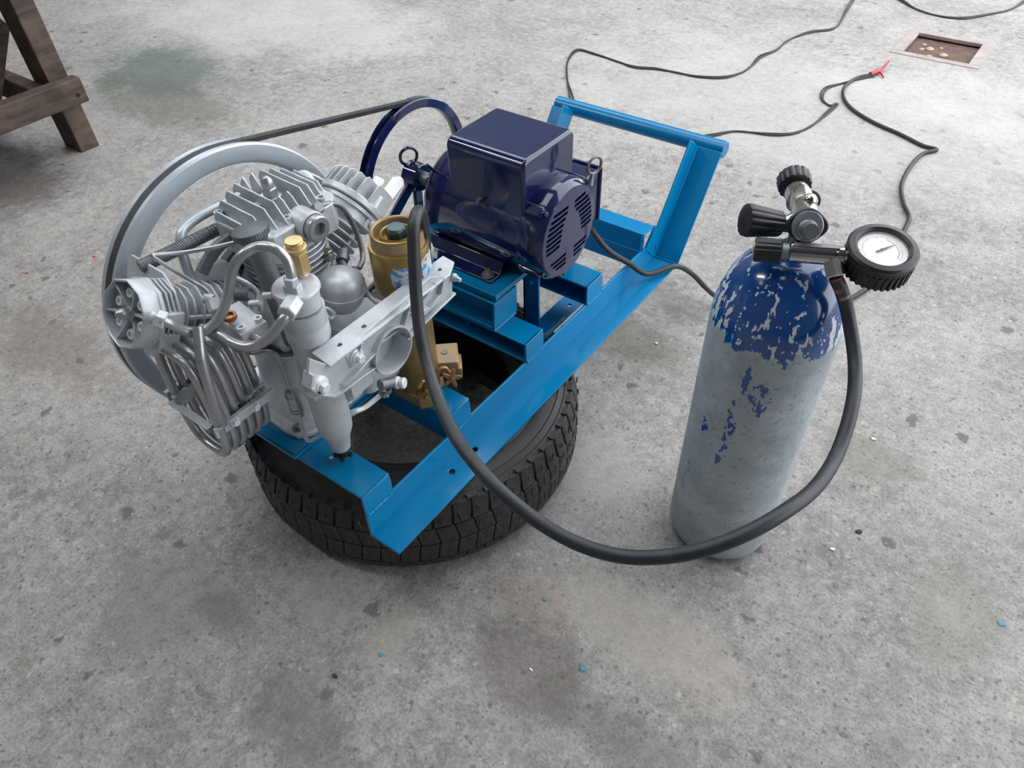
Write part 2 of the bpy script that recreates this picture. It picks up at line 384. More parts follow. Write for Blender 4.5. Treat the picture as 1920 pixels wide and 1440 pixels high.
# dark sheet roof with open skylight bays over the workshop; the far side is open to the yard, with the wall of the
# neighbouring building beyond it
def slab(name, X0, X1, Y0, Y1, z0, z1, holes, m):
    xs = sorted({X0, X1, *[h[0] for h in holes], *[h[1] for h in holes]}); ys = sorted({Y0, Y1, *[h[2] for h in holes], *[h[3] for h in holes]}); k = M()
    for i in range(len(xs)-1):
        for j in range(len(ys)-1):
            cx, cy = (xs[i]+xs[i+1])/2, (ys[j]+ys[j+1])/2
            if any(h[0] < cx < h[1] and h[2] < cy < h[3] for h in holes): continue
            k.bx(xs[i], xs[i+1], ys[j], ys[j+1], z0, z1)
    return k.put(name, m, None, kind='structure', smooth=False)
slab('ceiling', -7, 3.4, -4, 1.9, 3.5, 3.6, [(-3.6, -2.8, -2.2, -1.4), (-2.0, -.2, -.3, 1.3)], 'roof_sheet')
k = M(); k.bx(-7.1, -7, -4, 6.5, 0, 3.5); k.put('wall_left', 'wall_plaster', None, kind='structure', smooth=False)
k = M(); k.bx(-7, 3.4, -4.1, -4, 0, 3.5); k.put('wall_back', 'wall_plaster', None, kind='structure', smooth=False)
k = M(); k.bx(3.4, 3.5, -4, .6, 0, 3.5); k.put('wall_right', 'wall_plaster', None, kind='structure', smooth=False)
k = M(); k.bx(-11, -1.4, 6.5, 6.7, 0, 6.6); k.put('wall_far', 'yard_wall', None, kind='structure', smooth=False)
# floor drain: pale frame round a sunken rusty pan
dr = thing('floor_drain', ((dx0+dx1)/2, (dy0+dy1)/2, 0), 'sunken rectangular floor drain with rusty brown pan and pale metal rim', 'drain')
t = .036
f = M(); f.bx(dx0, dx1, dy0, dy0+t, -.012, .003); f.bx(dx0, dx1, dy1-t, dy1, -.012, .003); f.bx(dx0, dx0+t+.008, dy0+t, dy1-t, -.012, .003); f.bx(dx1-t-.01, dx1, dy0+t, dy1-t, -.012, .003)
f.put('rim', 'drain_frame', dr, bevel=.002)
f = M(); f.bx(dx0+.01, dx1-.01, dy0+.01, dy1-.01, -.024, -.018)
f.put('pan', 'rust_metal', dr)
f = M()
for i in range(9):
    f.sph((random.uniform(dx0+.08, dx1-.08), random.uniform(dy0+.06, dy1-.08), -.018), random.uniform(.008, .02), sq=.4, n=8, k=5)
f.put('debris', 'gold_worn', dr, kind='stuff')

# small paint chips and pebbles lying on the floor
def chip(px, py, r, m, label, cat, grp, sd):
    rnd = random.Random(sd); k = M(); n = 7
    c = V((px, py, 0)); pts = []
    for i in range(n):
        a = 2*pi*i/n; q = r*rnd.uniform(.55, 1.1); pts.append(c+V((cos(a)*q, sin(a)*q*.7, .0003)))
    k.prism(pts, (0, 0, .0015 if cat == 'paint chip' else r*.5))
    o = k.put('paint_chip' if cat == 'paint chip' else 'pebble', m, smooth=False, origin=(px, py, 0)); tag(o, label, cat, grp)
for (x, y, z), r, m, l, cat, g in (
    ((-0.5472, 0.3194, 0.0000), .006, 'chip_cyan', 'light cyan paint chip on grey floor below the tyre', 'paint chip', None),
    ((-0.3805, 0.5651, 0.0000), .004, 'chip_cyan', 'tiny blue paint chip on brown stain near the tyre edge', 'paint chip', None),
    ((-0.2570, 0.4992, 0.0000), .009, 'chip_cyan', 'torn dull blue paint flake on floor below the hose', 'paint chip', None),
    ((0.2824, 0.9790, 0.0000), .007, 'chip_cyan', 'blue paint flake near the right edge of floor', 'paint chip', None),
    ((-2.0586, 0.7131, 0.0000), .006, 'chip_red', 'small red paint fleck on floor left of the flywheel', 'paint chip', None),
    ((-2.1466, 0.5588, 0.0000), .006, 'chip_red', 'dull red paint fleck near the left edge of floor', 'paint chip', None),
    ((-0.0023, 0.9602, 0.0000), .005, 'chip_white', 'small white pebble right of the tank base', 'pebble', None),
    ((-0.5488, 1.2915, 0.0000), .005, 'chip_white', 'small white pebble between cart handle and tank', 'pebble', None),
    ((-0.0249, 1.2768, 0.0000), .006, 'chip_white', 'small white pebble right of the long hose', 'pebble', None),
    ((-0.5846, 0.2473, 0.0000), .007, 'stain_dark', 'black pebble on grey floor in front of the tyre', 'pebble', None),
    ((0.0256, 1.0262, 0.0000), .007, 'stain_dark', 'dark pebble on floor right of the tank base', 'pebble', None),
    ((-0.3255, 0.4458, 0.0000), .004, 'chip_white', 'tiny white pebble on the dark stained patch', 'pebble', None)):
    chip(x, y, r, m, l, cat, g, int(x*1000))

# ================================================================== WOODEN TABLE (upper left)
tb = thing('wooden_table', (-3.3, .4, 0), 'rough old wooden workbench standing at the left edge of the floor', 'table')
def plank(name, x0, x1, y0, y1, z0, z1, tilt=None):
    k = M(); k.bx(x0, x1, y0, y1, z0, z1)
    if tilt: k.v = [V((p.x+tilt[0]*(p.z-z0), p.y+tilt[1]*(p.z-z0), p.z)) for p in k.v]
    return k.put(name, 'old_wood', tb, bevel=.004)
plank('leg', -2.80, -2.69, 1.055, 1.125, 0, .80, (-.03, .0))
plank('leg', -2.80, -2.69, -.35, -.27, 0, .80)
plank('leg', -4.0, -3.89, 1.055, 1.125, 0, .80)
plank('leg', -4.0, -3.89, -.35, -.27, 0, .80)
plank('side_brace', -2.69, -2.64, -.35, 1.135, .170, .250)
plank('end_brace', -4.0, -2.72, 1.00, 1.05, .155, .235)
for i in range(5): plank('shade_board', -4.0+i*.256, -3.75+i*.256, -.35, .72, .252, .272)  # unseen low boards, added to darken the floor under the bench
# a short upright board behind the brace
k = M(); k.prism([(-2.8600, 0.8212, 0.0266), (-2.8600, 0.9505, 0.1839), (-2.8600, 1.0828, 0.3853), (-2.8600, 1.0604, 0.4245), (-2.8600, 0.8614, 0.1984)], (-.03, 0, 0)); k.put('upright_board', 'old_wood', tb, bevel=.003)
for i in range(6):
    plank('top_board', -4.10+i*.25, -3.855+i*.25, -.45, 1.22, .80, .84)
k = M(); h_ = (-2.6380, 1.1050, 0.2015); k.cyl(h_, V(h_)+V((.003, 0, 0)), .006, n=10); k.put('nail_hole', 'dark_void', tb)

# ================================================================== TYRE
tc_ = (-.815, .725, 0)
ty = thing('car_tire', tc_, 'black car tyre lying flat on floor under the blue frame', 'tire')
prof = [(.205, .035), (.200, .022), (.215, .012), (.25, .002), (.285, .000), (.310, .008), (.322, .022), (.3265, .040), (.3265, .150), (.322, .168), (.312, .180),
        (.309, .1825), (.306, .1815), (.300, .1855), (.297, .188), (.294, .1865), (.285, .1895), (.270, .190), (.267, .1885), (.264, .190), (.250, .1885), (.247, .187), (.244, .188),
        (.232, .184), (.222, .177), (.219, .178), (.212, .172), (.203, .165), (.199, .155), (.203, .148),
        (.215, .152), (.25, .172), (.285, .172), (.308, .160), (.314, .14), (.314, .05), (.306, .028), (.285, .016), (.25, .016), (.215, .036), (.207, .04)]
k = M(); k.lathe(tc_, (0, 0, 1), prof, 96, close=True); k.put('carcass', 'tire_rubber', ty)
# tread blocks: four staggered rows, every block a part that shares its row's mesh
N = 60
def block_mesh(z0, z1, a0, a1, r0, r1, slant=0, rtop=None):
    k = M(); vs = []; n = 3
    for i in range(n+1):
        a = a0+(a1-a0)*i/n
        for (r, z) in ((r0, z0), (r1, z0), ((rtop or r1), z1), (r0-((r1-(rtop or r1))), z1)):
            aa = a+slant*(z-z0)/(z1-z0); vs.append((r*cos(aa), r*sin(aa), z))
    fs = [(0, 1, 2, 3), (n*4+3, n*4+2, n*4+1, n*4)]
    for i in range(n):
        b = i*4; fs += [(b, b+4, b+5, b+1), (b+1, b+5, b+6, b+2), (b+2, b+6, b+7, b+3), (b+3, b+7, b+4, b)]
    return k.add(vs, fs)
da = 2*pi/N
rows = [(.016, .044, .324, .3345, .330, 0, 1), (.0465, .089, .325, .3345, None, .02, 0), (.0915, .134, .325, .3345, None, -.02, .5), (.137, .176, .319, .3345, .322, .012, 0)]
for ri, (z0, z1, r0, r1, rt, sl, ph) in enumerate(rows):
    if ri == 0: k = block_mesh(z1, z0, 0, da*.93, r0, r1, sl, .324)
    else: k = block_mesh(z0, z1, 0, da*(.95 if ri != 3 else .86), r0, r1, sl, rt)
    first = k.put('tread_block', 'tire_block', None, bevel=.0012, seg=1, smooth=False)
    first.parent = ty; first.location = (0, 0, 0)
    for i in range(N):
        o = first if i == 0 else copy_to(first, parent=ty)
        o.rotation_euler = (0, 0, da*(i+ph*.5)); o.location = (0, 0, random.uniform(-.0008, .0008))
k = M()
for i in range(N):
    for zc_, of in ((.1125, .3), (.1125, .62), (.068, .28), (.068, .66), (.156, .4)):
        a = da*(i+of); c = V((cos(a), sin(a), 0)); tt = V((-sin(a), cos(a), 0)); sl_ = V((0, 0, 1))+tt*random.uniform(-.25, .25)
        k.obox(V(tc_)+c*(.3343 if zc_ < .15 else .3335)+V((0, 0, zc_+random.uniform(-.006, .006))), (c, tt, sl_), (.0014, .0007, random.uniform(.006, .012)))
k.put('sipe_dirt', 'gravel_dust', ty, kind='stuff')
# sipes lugs on the upper shoulder
k = M()
for i in range(N):
    a = da*i+.02; c = V((cos(a), sin(a), 0)); tt = V((-sin(a), cos(a), 0))
    k.obox(V(tc_)+c*.316+V((0, 0, .1785)), (c, tt, (0, 0, 1)), (.006, .009, .0025))
k.put('shoulder_lug', 'tire_block', ty, kind='stuff')

# ================================================================== BLUE FRAME
FX, LX = -.610, -.950; Z0 = .190; T = .005; LEG = .058
fr = thing('compressor_frame', (-.78, .9, .19), 'bright blue welded steel carrying frame with tubular handle on black tyre', 'frame')
def angle_rail(x, sgn):
    k = M(); y0, y1 = .406, 1.352
    k.prism([(x, y0, Z0), (x+sgn*(LEG), y0, Z0), (x+sgn*LEG, y0, Z0+T), (x-0*sgn, y0, Z0+T), (x, y0, Z0+LEG), (x-sgn*T, y0, Z0+LEG), (x-sgn*T, y0, Z0)], (0, y1-y0, 0))
    c = M()
    if sgn > 0:
        for p in ((-0.5879, 0.6458, 0.1950), (-0.5889, 0.5827, 0.1950)): c.cyl((p[0], p[1], .18), (p[0], p[1], .21), .0058, n=16)
    else: c.cyl((x+sgn*.03, .5, .18), (x+sgn*.03, .5, .21), .0055, n=16)
    k.put('side_rail', 'blue_paint', fr, bevel=.0012, cut=c)
    # upright towards the handle, same angle section
    d = V((0, .157, .215)).normalized(); nrm = V((0, -d.z, d.y))      # nrm points up/forward
    b = V((x, 1.361, Z0)); L = .262
    k = M(); q = [b, b+V((sgn*LEG, 0, 0)), b+V((sgn*LEG, 0, 0))+nrm*T, b+nrm*T, b+nrm*LEG, b+nrm*LEG-V((sgn*T, 0, 0)), b-V((sgn*T, 0, 0))]
    q2 = [p+d*L for p in q]
    k.add(q+q2, [tuple(range(7))[::-1], tuple(range(7, 14))]+[(i, (i+1) % 7, 7+(i+1) % 7, 7+i) for i in range(7)])
    # flat foot where it meets the rail
    for i in range(7): k.v[i] = V((k.v[i].x, k.v[i].y, k.v[i].z))
    k.put('handle_upright', 'blue_paint', fr, bevel=.0012)
    return b, d, nrm
bR, dR, nR = angle_rail(FX, 1); bL, dL, nL = angle_rail(LX, -1)
hp = bR+dR*.268+nR*.006
HZ, HY = .402, 1.532
k = M(); k.cyl((-1.006, HY, HZ), (-.552, HY, HZ), .0185, n=32, bev=.0015); k.put('handle_bar', 'blue_paint', fr)
# small triangular weld plate between upright and bend
k = M(); k.prism([(FX+T*.2, 1.30, .246), (FX+T*.2, 1.352, .190), (FX+T*.2, 1.375, .200), (FX+T*.2, 1.338, .286)], (-T, 0, 0)); k.put('gusset', 'blue_paint', fr)
k = M(); k.prism([(LX-T*.2, 1.30, .246), (LX-T*.2, 1.352, .190), (LX-T*.2, 1.375, .200), (LX-T*.2, 1.338, .286)], (T, 0, 0)); k.put('gusset', 'blue_paint', fr)
def cross(y0, y1, web, zt=.293, drop=.058, ends=True, x0=LX, x1=FX):
    k = M(); k.bx(x0, x1, y0, y1, zt-T, zt)
    if web == 'front': k.bx(x0, x1, y0, y0+T, zt-drop, zt-T)
    else: k.bx(x0, x1, y1-T, y1, .2505, zt-T); (k.bx(x0, x1, y0+.001, y1, .2455, .2505) if y0 > .5 else None)
    o = k.put('crossmember', 'blue_paint', fr, bevel=.001)
    for x in ((x1, x0) if ends else ()):
        s_ = 1 if x == x1 else -1
        e = M(); e.prism([(x+s_*.0008, y0, zt), (x+s_*.0008, y1-.006, zt), (x+s_*.0008, y1, zt-.008), (x+s_*.0008, y1+.001, zt-.045), (x+s_*.0008, y0, .246)], (-s_*T, 0, 0))
        e.put('end_plate', 'blue_paint', o, bevel=.0008)
    return o
cross(.406, .466, 'rear'); cross(.612, .668, 'front', drop=.062); cross(.836, .893, 'rear'); cross(1.050, 1.110, 'rear')
c5 = cross(1.285, 1.330, 'front', zt=.290, drop=.055, ends=False)
k = M(); k.bx(LX, FX-.006, 1.283, 1.288, .20, .245); k.put('crossmember_plate', 'blue_paint', fr, bevel=.001)
# compressor pedestal: doubled strip along the left rail side
k = M(); k.bx(-.945, -.752, .400, .668, .293, .2975); k.put('pedestal_plate', 'blue_paint', fr, bevel=.0008)
k = M(); k.bx(-.945, -.757, .404, .664, .2975, .3015); k.put('pedestal_plate', 'blue_paint', fr, bevel=.0008)
# motor platform
k = M(); k.bx(-.90, -.682, .838, .908, .350, .355); k.bx(-.90, -.682, .872, .877, .298, .350); k.bx(-.90, -.682, .836, .877, .2935, .298); o = k.put('platform_channel', 'blue_paint', fr, bevel=.001)
e = M(); e.prism([(-.681, .838, .353), (-.681, .908, .355), (-.681, .907, .293), (-.681, .833, .293)], (-T, 0, 0)); e.put('end_plate', 'blue_paint', o, bevel=.0008)
k = M(); k.bx(-.90, -.682, 1.048, 1.110, .350, .355); k.bx(-.90, -.682, 1.105, 1.110, .293, .350); k.put('platform_channel', 'blue_paint', fr, bevel=.001)
k = M(); k.bx(-.935, -.684, .846, 1.112, .3555, .3625); k.put('motor_plate', 'blue_paint', fr, bevel=.001)
k = M(); k.bx(-.938, -.680, .842, 1.115, .3635, .3715); k.put('motor_plate', 'blue_paint', fr, bevel=.001)
# bolts on the channel web
bz = (-0.7755, 0.8720, 0.2876)
k = M(); k.cyl(bz, V(bz)+V((0, -.002, 0)), .011, n=24); k.hexn(V(bz)+V((0, -.002, 0)), V(bz)+V((0, -.009, 0)), .0078); k.put('bolt', 'blue_paint', fr)
b2 = (-0.7666, 0.8620, 0.2658); k = M(); k.cyl(V(b2)+V((0, -.004, .006)), V(b2)+V((0, -.004, -.012)), .004, n=12); k.put('stud', 'blue_paint', fr)
b3 = (-0.8486, 0.8500, 0.2543); k = M(); k.hexn(V(b3), V(b3)+V((0, -.008, 0)), .006); k.put('bolt', 'blue_paint', fr)
# belt tension post, slide bar
k = M(); k.bx(-.7265, -.688, .990, .9955, .193, .350); k.bx(-.7265, -.7215, .990, 1.03, .193, .350); k.put('support_post', 'blue_paint', fr, bevel=.001)
b4 = (-0.7059, 0.9900, 0.3044); k = M(); k.cyl(b4, V(b4)+V((0, -.002, 0)), .008, n=20); k.hexn(V(b4)+V((0, -.002, 0)), V(b4)+V((0, -.007, 0)), .0055); k.put('bolt', 'blue_paint', fr)
c = M(); hh = (-0.6749, 1.0875, 0.1950); c.cyl((hh[0], hh[1], .18), (hh[0], hh[1], .21), .005, n=14)
k = M(); k.bx(-.702, -.656, .895, 1.125, .190, .195); k.put('slide_bar', 'blue_paint', fr, bevel=.001, cut=c)
k = M(); k.bx(-.664, -.657, .90, 1.045, .195, .203); k.put('slide_lip', 'blue_paint', fr, bevel=.001)
# weld beads
def bead(a, b, r=.0022):
    a = V(a); b = V(b); n = int((b-a).length/.004); k = M()
    k.tube([a+(b-a)*i/n+V((random.uniform(-.0006, .0006),)*3) for i in range(n+1)], r, n=6, sub=2, rf=lambda s, t: r*(1+.25*sin(s*900)))
    k.put('weld_bead', 'blue_paint', fr)
for y0, y1 in ((.408, .466), (.614, .668), (.838, .893), (1.052, 1.108)): bead((FX+.001, y0, .2485), (FX+.001, y1, .2475))
bead((FX+.001, 1.352, Z0+.006), (FX+LEG-.002, 1.352, Z0+.006)); bead((FX+.001, 1.345, .236), (FX+.001, 1.362, .196)); bead((FX+.003, HY-.006, HZ-.017), (FX+LEG-.006, HY-.006, HZ-.018), .0026)
bead((FX-.004, 1.284, .286), (FX-.004, 1.284, .245)); bead((-.682, .834, .2935), (-.682, .905, .2935))

# ================================================================== MOTOR
MY, MZ, MR = .978, .462, .0935; XR, XL = -.610, -.885
mo = thing('electric_motor', (-.77, .978, .372), 'glossy navy blue electric motor with box cover bolted on the frame', 'motor')
k = M(); k.lathe((XL+.012, MY, MZ), (1, 0, 0), [(MR-.003, 0), (MR, .004), (MR, .215)], 64); k.put('body', 'navy_paint', mo)
# front end bell with slots cut into it
k = M(); k.lathe((XR-.052, MY, MZ), (1, 0, 0), [(MR+.0005, 0), (MR+.0015, .002), (MR+.0015, .036), (MR-.002, .043), (MR-.009, .050), (.060, .052)], 64)
c = M()
def slot(u0, u1, w_, hgt=.0062):
    c.bx(XR-.012, XR+.01, MY+u0, MY+u1, MZ+w_-hgt/2, MZ+w_+hgt/2)
for i, w_ in enumerate([.055, .0455, .036, .0265, .017, .0075, -.002, -.0115]):
    le = -math.sqrt(max(.0755**2-w_*w_, 0)); ri_ = [-.008, -.010, -.016, -.022, -.026, -.028, -.030, -.034][i]; slot(le, ri_, w_)
    rr_ = -le; l2 = [.012, .012, .016, .026, .030, .034, .036, .038][i]; slot(l2, rr_-.002, w_)
for w_, a_, b_ in ((-.040, -.060, -.012), (-.0495, -.053, -.012), (-.059, -.043, -.012), (-.040, .014, .060), (-.0495, .014, .053), (-.059, .014, .042)): slot(a_, b_, w_)
k.put('end_bell', 'navy_paint', mo, cut=c, bevel=.0008, seg=1)
k = M(); k.lathe((XR-.025, MY, MZ), (1, 0, 0), [(.07, 0), (.07, .004)], 32); k.put('vent_backing', 'dark_void', mo)
# lugs with through bolts at the front bell
for ang in (135, 45, 215, 268):
    a = radians(ang); c_ = V((XR-.03, MY+cos(a)*(MR-.002), MZ+sin(a)*(MR-.002)))
    rad = V((0, cos(a), sin(a))); tg = V((0, -sin(a), cos(a)))
    k = M(); k.obox(c_+V((-.006, 0, 0)), ((1, 0, 0), rad, tg), (.022, .008, .010)); lg = k.put('lug', 'navy_paint', mo, bevel=.003)
    k = M(); k.cyl(c_+V((.016, 0, 0)), c_+V((.0185, 0, 0)), .0075, n=16); k.hexn(c_+V((.0185, 0, 0)), c_+V((.024, 0, 0)), .005); k.put('through_bolt', 'navy_paint', lg)
# rear bell, shaft hub
k = M(); k.lathe((XL+.014, MY, MZ), (-1, 0, 0), [(MR, 0), (MR-.002, .006), (MR-.012, .016), (.055, .03), (.045, .042), (.030, .046), (.030, .058)], 48); k.put('rear_end_bell', 'navy_paint', mo)
for ang in (130, 60):
    a = radians(ang); p = V((XL+.005, MY+cos(a)*MR*.98, MZ+sin(a)*MR*.98)); k = M(); k.cyl(p, p+V((0, cos(a)*.012, sin(a)*.012)), .004, .003, n=12); k.sph(p+V((0, cos(a)*.014, sin(a)*.014)), .004); k.put('stud', 'navy_paint', mo)
k = M(); k.cyl((XL-.045, MY, MZ), (-1.003, MY, MZ), .014); k.put('shaft', 'dull_steel', mo)
# eye bolts
def eye(c_, nrm_, stem, r=.0165, m='navy_paint'):
    c_ = V(c_); u, v, d = basis(nrm_); k = M()
    k.tube([c_+(u*cos(2*pi*i/16)+v*sin(2*pi*i/16))*r for i in range(16)], .0028, n=8, sub=2, closed=True)
    k.cyl(c_+(V(stem)-c_).normalized()*r, stem, .0032, .006, n=10); k.put('eye_bolt', m, mo)
eye((-0.6120, 1.0555, 0.5570), (.95, -.3, 0), (-0.6120, 1.0424, 0.5244), .0155, 'dull_steel')
eye((-0.8920, 0.8771, 0.5718), (.9, -.45, 0), (-0.8850, 0.8869, 0.5498), .016)
# capacitor cover
k = M(); bx0, bx1, by0, by1, bz0, bz1 = -.822, -.655, .900, 1.055, .495, .617
r_ = .016; pr = []
for cy_, cz_, a0 in ((by1-r_, bz1-r_, 0), (by0+r_, bz1-r_, 90)):
    for j in range(7): a = radians(a0+15*j); pr.append((bx0, cy_+r_*cos(a), cz_+r_*sin(a)))
pr += [(bx0, by0, bz0+.012), (bx0, by1, bz0+.012)]
k.prism(pr, (bx1-bx0, 0, 0)); cv = k.put('capacitor_cover', 'navy_paint', mo, bevel=.006, seg=3)
s1 = (-0.7481, 0.8990, 0.5199); k = M(); k.bx(s1[0]-.004, s1[0]+.004, .890, .901, s1[2]-.003, s1[2]+.005); k.cyl((s1[0], .890, s1[2]), (s1[0], .887, s1[2]), .0035, n=16); k.put('cover_screw', 'dull_steel', cv)
s2 = (-0.6500, 0.9169, 0.5296)
k = M(); k.obox(s2, ((1, 0, 0), (0, 1, 0), (0, 0, 1)), (.008, .006, .006)); k.put('cover_lug', 'navy_paint', cv, bevel=.002)
# terminal box on the far side
k = M(); k.bx(-.745, -.632, 1.062, 1.112, .415, .520); k.put('terminal_box', 'navy_paint', mo, bevel=.004)
k = M(); k.bx(-.750, -.627, 1.108, 1.114, .410, .525); k.put('terminal_box_lid', 'navy_paint', mo, bevel=.003)
# mounting feet
for sy in (1, -1):
    k = M(); yo = MY-sy*.062; ye = MY-sy*.122
    if sy == 1: pts = [(-.888, .866, .3725), (-.888, .866, .377), (-.888, .893, .379), (-.888, .905, .398), (-.888, .925, .400), (-.888, .925, .394), (-.888, .910, .392), (-.888, .899, .3725)]
    else: pts = [(-.888, 2*MY-y, z) for _, y, z in ((0, .866, .3725), (0, .866, .377), (0, .893, .379), (0, .905, .398), (0, .925, .400), (0, .925, .394), (0, .910, .392), (0, .899, .3725))]
    k.prism(pts, (.178, 0, 0)); ft = k.put('foot', 'navy_paint', mo, bevel=.0015)
    for xx in (-.726, -.872):
        b_ = V((xx, .879 if sy == 1 else 2*MY-.879, .3785))
        k = M(); k.cyl(b_, b_+V((0, 0, .002)), .0125, n=24); k.hexn(b_+V((0, 0, .002)), b_+V((0, 0, .009)), .0085); k.cyl(b_+V((0, 0, .009)), b_+V((0, 0, .014)), .0045, n=12); k.put('foot_bolt', 'zinc', ft)
k = M(); k.bx(-.87, -.70, MY-.03, MY+.03, .3715, .385); k.put('cradle', 'navy_paint', mo, bevel=.002)
# pulley
k = M(); PX = -.981
def rim_prof(R, w_, groove, gd, inner):
    h = w_/2; g = groove/2
    return [(inner, -h), (R-.002, -h), (R, -h+.002), (R, -g), (R-gd, -g*.55), (R-gd, g*.55), (R, g), (R, h-.002), (R-.002, h), (inner, h), (inner-.002, h-.004), (inner-.002, -h+.004)]
k.lathe((PX, MY, MZ), (1, 0, 0), rim_prof(.1520, .021, .0125, .009, .135), 96, close=True); pl = k.put('pulley_rim', 'navy_paint', mo)
k = M(); k.cyl((PX-.016, MY, MZ), (PX+.02, MY, MZ), .028, n=32, bev=.002); k.put('pulley_hub', 'navy_paint', pl)
for i in range(3):
    a = radians(-92+(i-1)*52); u = V((0, cos(a), sin(a))); k = M(); k.obox(V((PX, MY, MZ))+u*.080, (u, (1, 0, 0), u.cross(V((1, 0, 0)))), (.056, .004, .012)); k.put('pulley_spoke', 'navy_paint', pl, bevel=.003)

# ================================================================== V-BELT
FY, FZ, FR = .540, .470, .2285; FXC = -.981
rb1, rb2 = FR-.004, .1515-.004
dvec = V((0, MY-FY, MZ-FZ)); D = dvec.length; base = math.atan2(dvec.z, dvec.y); al = math.asin((rb1-rb2)/D)
pts = []
for j in range(33):
    a = base+pi/2-al+(2*pi-(pi-2*al)) * j/32
    pts.append(V((FXC, FY+rb1*cos(a), FZ+rb1*sin(a))))
for j in range(25):
    a = base-(pi/2-al)+(pi-2*al)*j/24
    pts.append(V((FXC, MY+rb2*cos(a), MZ+rb2*sin(a))))
k = M(); vs = []; n = len(pts)
for i, p in enumerate(pts):
    t_ = (pts[(i+1) % n]-pts[i-1]).normalized(); nr = t_.cross(V((1, 0, 0))); 
    ctr = V((FXC, FY, FZ)) if i < 33 else V((FXC, MY, MZ))
    if nr.dot(p-ctr) < 0: nr = -nr
    for dx_, dn in ((-.0062, .0035), (.0062, .0035), (.0038, -.0045), (-.0038, -.0045)): vs.append(p+V((dx_, 0, 0))+nr*dn)
fs = [(i*4+a, i*4+(a+1) % 4, ((i+1) % n)*4+(a+1) % 4, ((i+1) % n)*4+a) for i in range(n) for a in range(4)]
k.add(vs, fs); bo = k.put('drive_belt', 'belt_rubber', None, origin=(FXC, .76, .46)); tag(bo, 'dark rubber belt running from silver flywheel to navy pulley', 'belt')

# ================================================================== COMPRESSOR
cp = thing('air_compressor', (-.85, .54, .3015), 'silver painted three cylinder high pressure air compressor with big flywheel and coiled pipes', 'compressor')
CX = -.850; CR = V((CX, .54, .47))
S, SC, PS = 'silver_paint', 'silver_cast', 'pipe_steel'
# flywheel
k = M(); k.lathe((FXC, FY, FZ), (1, 0, 0), [(.196, -.017), (FR-.002, -.017), (FR, -.015), (FR, -.0075), (FR-.014, -.004), (FR-.014, .004), (FR, .0075), (FR, .014), (FR-.003, .017), (.204, .017), (.198, .013), (.196, .008)], 128, close=True)
fw = k.put('flywheel_rim', 'flywheel_paint', cp)
k = M(); k.cyl((-.995, FY, FZ), (-.915, FY, FZ), .030, n=40, bev=.003); k.put('flywheel_hub', 'flywheel_paint', fw)
for a in (-68, 8, 172+48):
    a = radians(a); u = V((0, cos(a), sin(a))); k = M(); w_ = u.cross(V((1, 0, 0)))
    k.prism([V((-.988, FY, FZ))+u*.025+w_*.030, V((-.988, FY, FZ))+u*.199+w_*.017, V((-.988, FY, FZ))+u*.199-w_*.017, V((-.988, FY, FZ))+u*.025-w_*.030], (.012, 0, 0)); k.put('flywheel_spoke', 'flywheel_paint', fw, bevel=.004)
# fan disc and black seal ring behind the crankcase
k = M(); k.lathe((-.925, FY, FZ), (1, 0, 0), [(.030, 0), (.108, .0), (.112, .004), (.106, .010), (.030, .012)], 64); k.put('bearing_flange', 'flywheel_paint', cp)
k = M(); k.lathe((-.913, FY, FZ), (1, 0, 0), [(.072, 0), (.092, .0), (.092, .014), (.072, .014)], 64, close=True); k.put('seal_ring', 'black_ring', cp)

# crankcase: flared foot, tapering body, round chest
def loft(rings, m, name, parent, bevel=0, ang=None):
    k = M(); n = len(rings[0]); vs = [p for r in rings for p in r]; fs = []
    for j in range(len(rings)-1):
        for i in range(n): i2 = (i+1) % n; fs.append((j*n+i, j*n+i2, (j+1)*n+i2, (j+1)*n+i))
    fs += [tuple(range(n))[::-1], tuple((len(rings)-1)*n+i for i in range(n))]
    k.add(vs, fs); return k.put(name, m, parent, bevel=bevel)
def rrect(cx, cy, hx, hy, r, z, n=5):
    o = []
    for sx, sy, a0 in ((1, 1, 0), (-1, 1, 90), (-1, -1, 180), (1, -1, 270)):
        for j in range(n+1):
            a = radians(a0+90*j/n); o.append(V((cx+sx*(hx-r)+r*cos(a), cy+sy*(hy-r)+r*sin(a), z)))
    return o
cc = loft([rrect(-.846, .542, .068, .098, .03, .312), rrect(-.846, .542, .066, .088, .03, .33), rrect(-.846, .542, .062, .080, .03, .36), rrect(-.846, .541, .060, .078, .03, .41), rrect(-.846, .541, .066, .082, .035, .435), rrect(-.846, .541, .066, .082, .035, .44)], S, 'crankcase', cp)
k = M(); k.prism([(-.915, .432, .3015), (-.915, .66, .3015), (-.775, .66, .3015), (-.757, .645, .3015), (-.757, .45, .3015), (-.772, .428, .3015), (-.80, .424, .3015)], (0, 0, .011)); k.put('foot_flange', S, cc, bevel=.003)
for p in ((-.784, .440), (-.784, .645), (-.90, .645), (-.90, .440)):
    k = M(); k.cyl((p[0], p[1], .3125), (p[0], p[1], .3145), .010, n=20); k.hexn((p[0], p[1], .3145), (p[0], p[1], .3205), .0065); k.put('foot_bolt', 'dull_steel', cc)
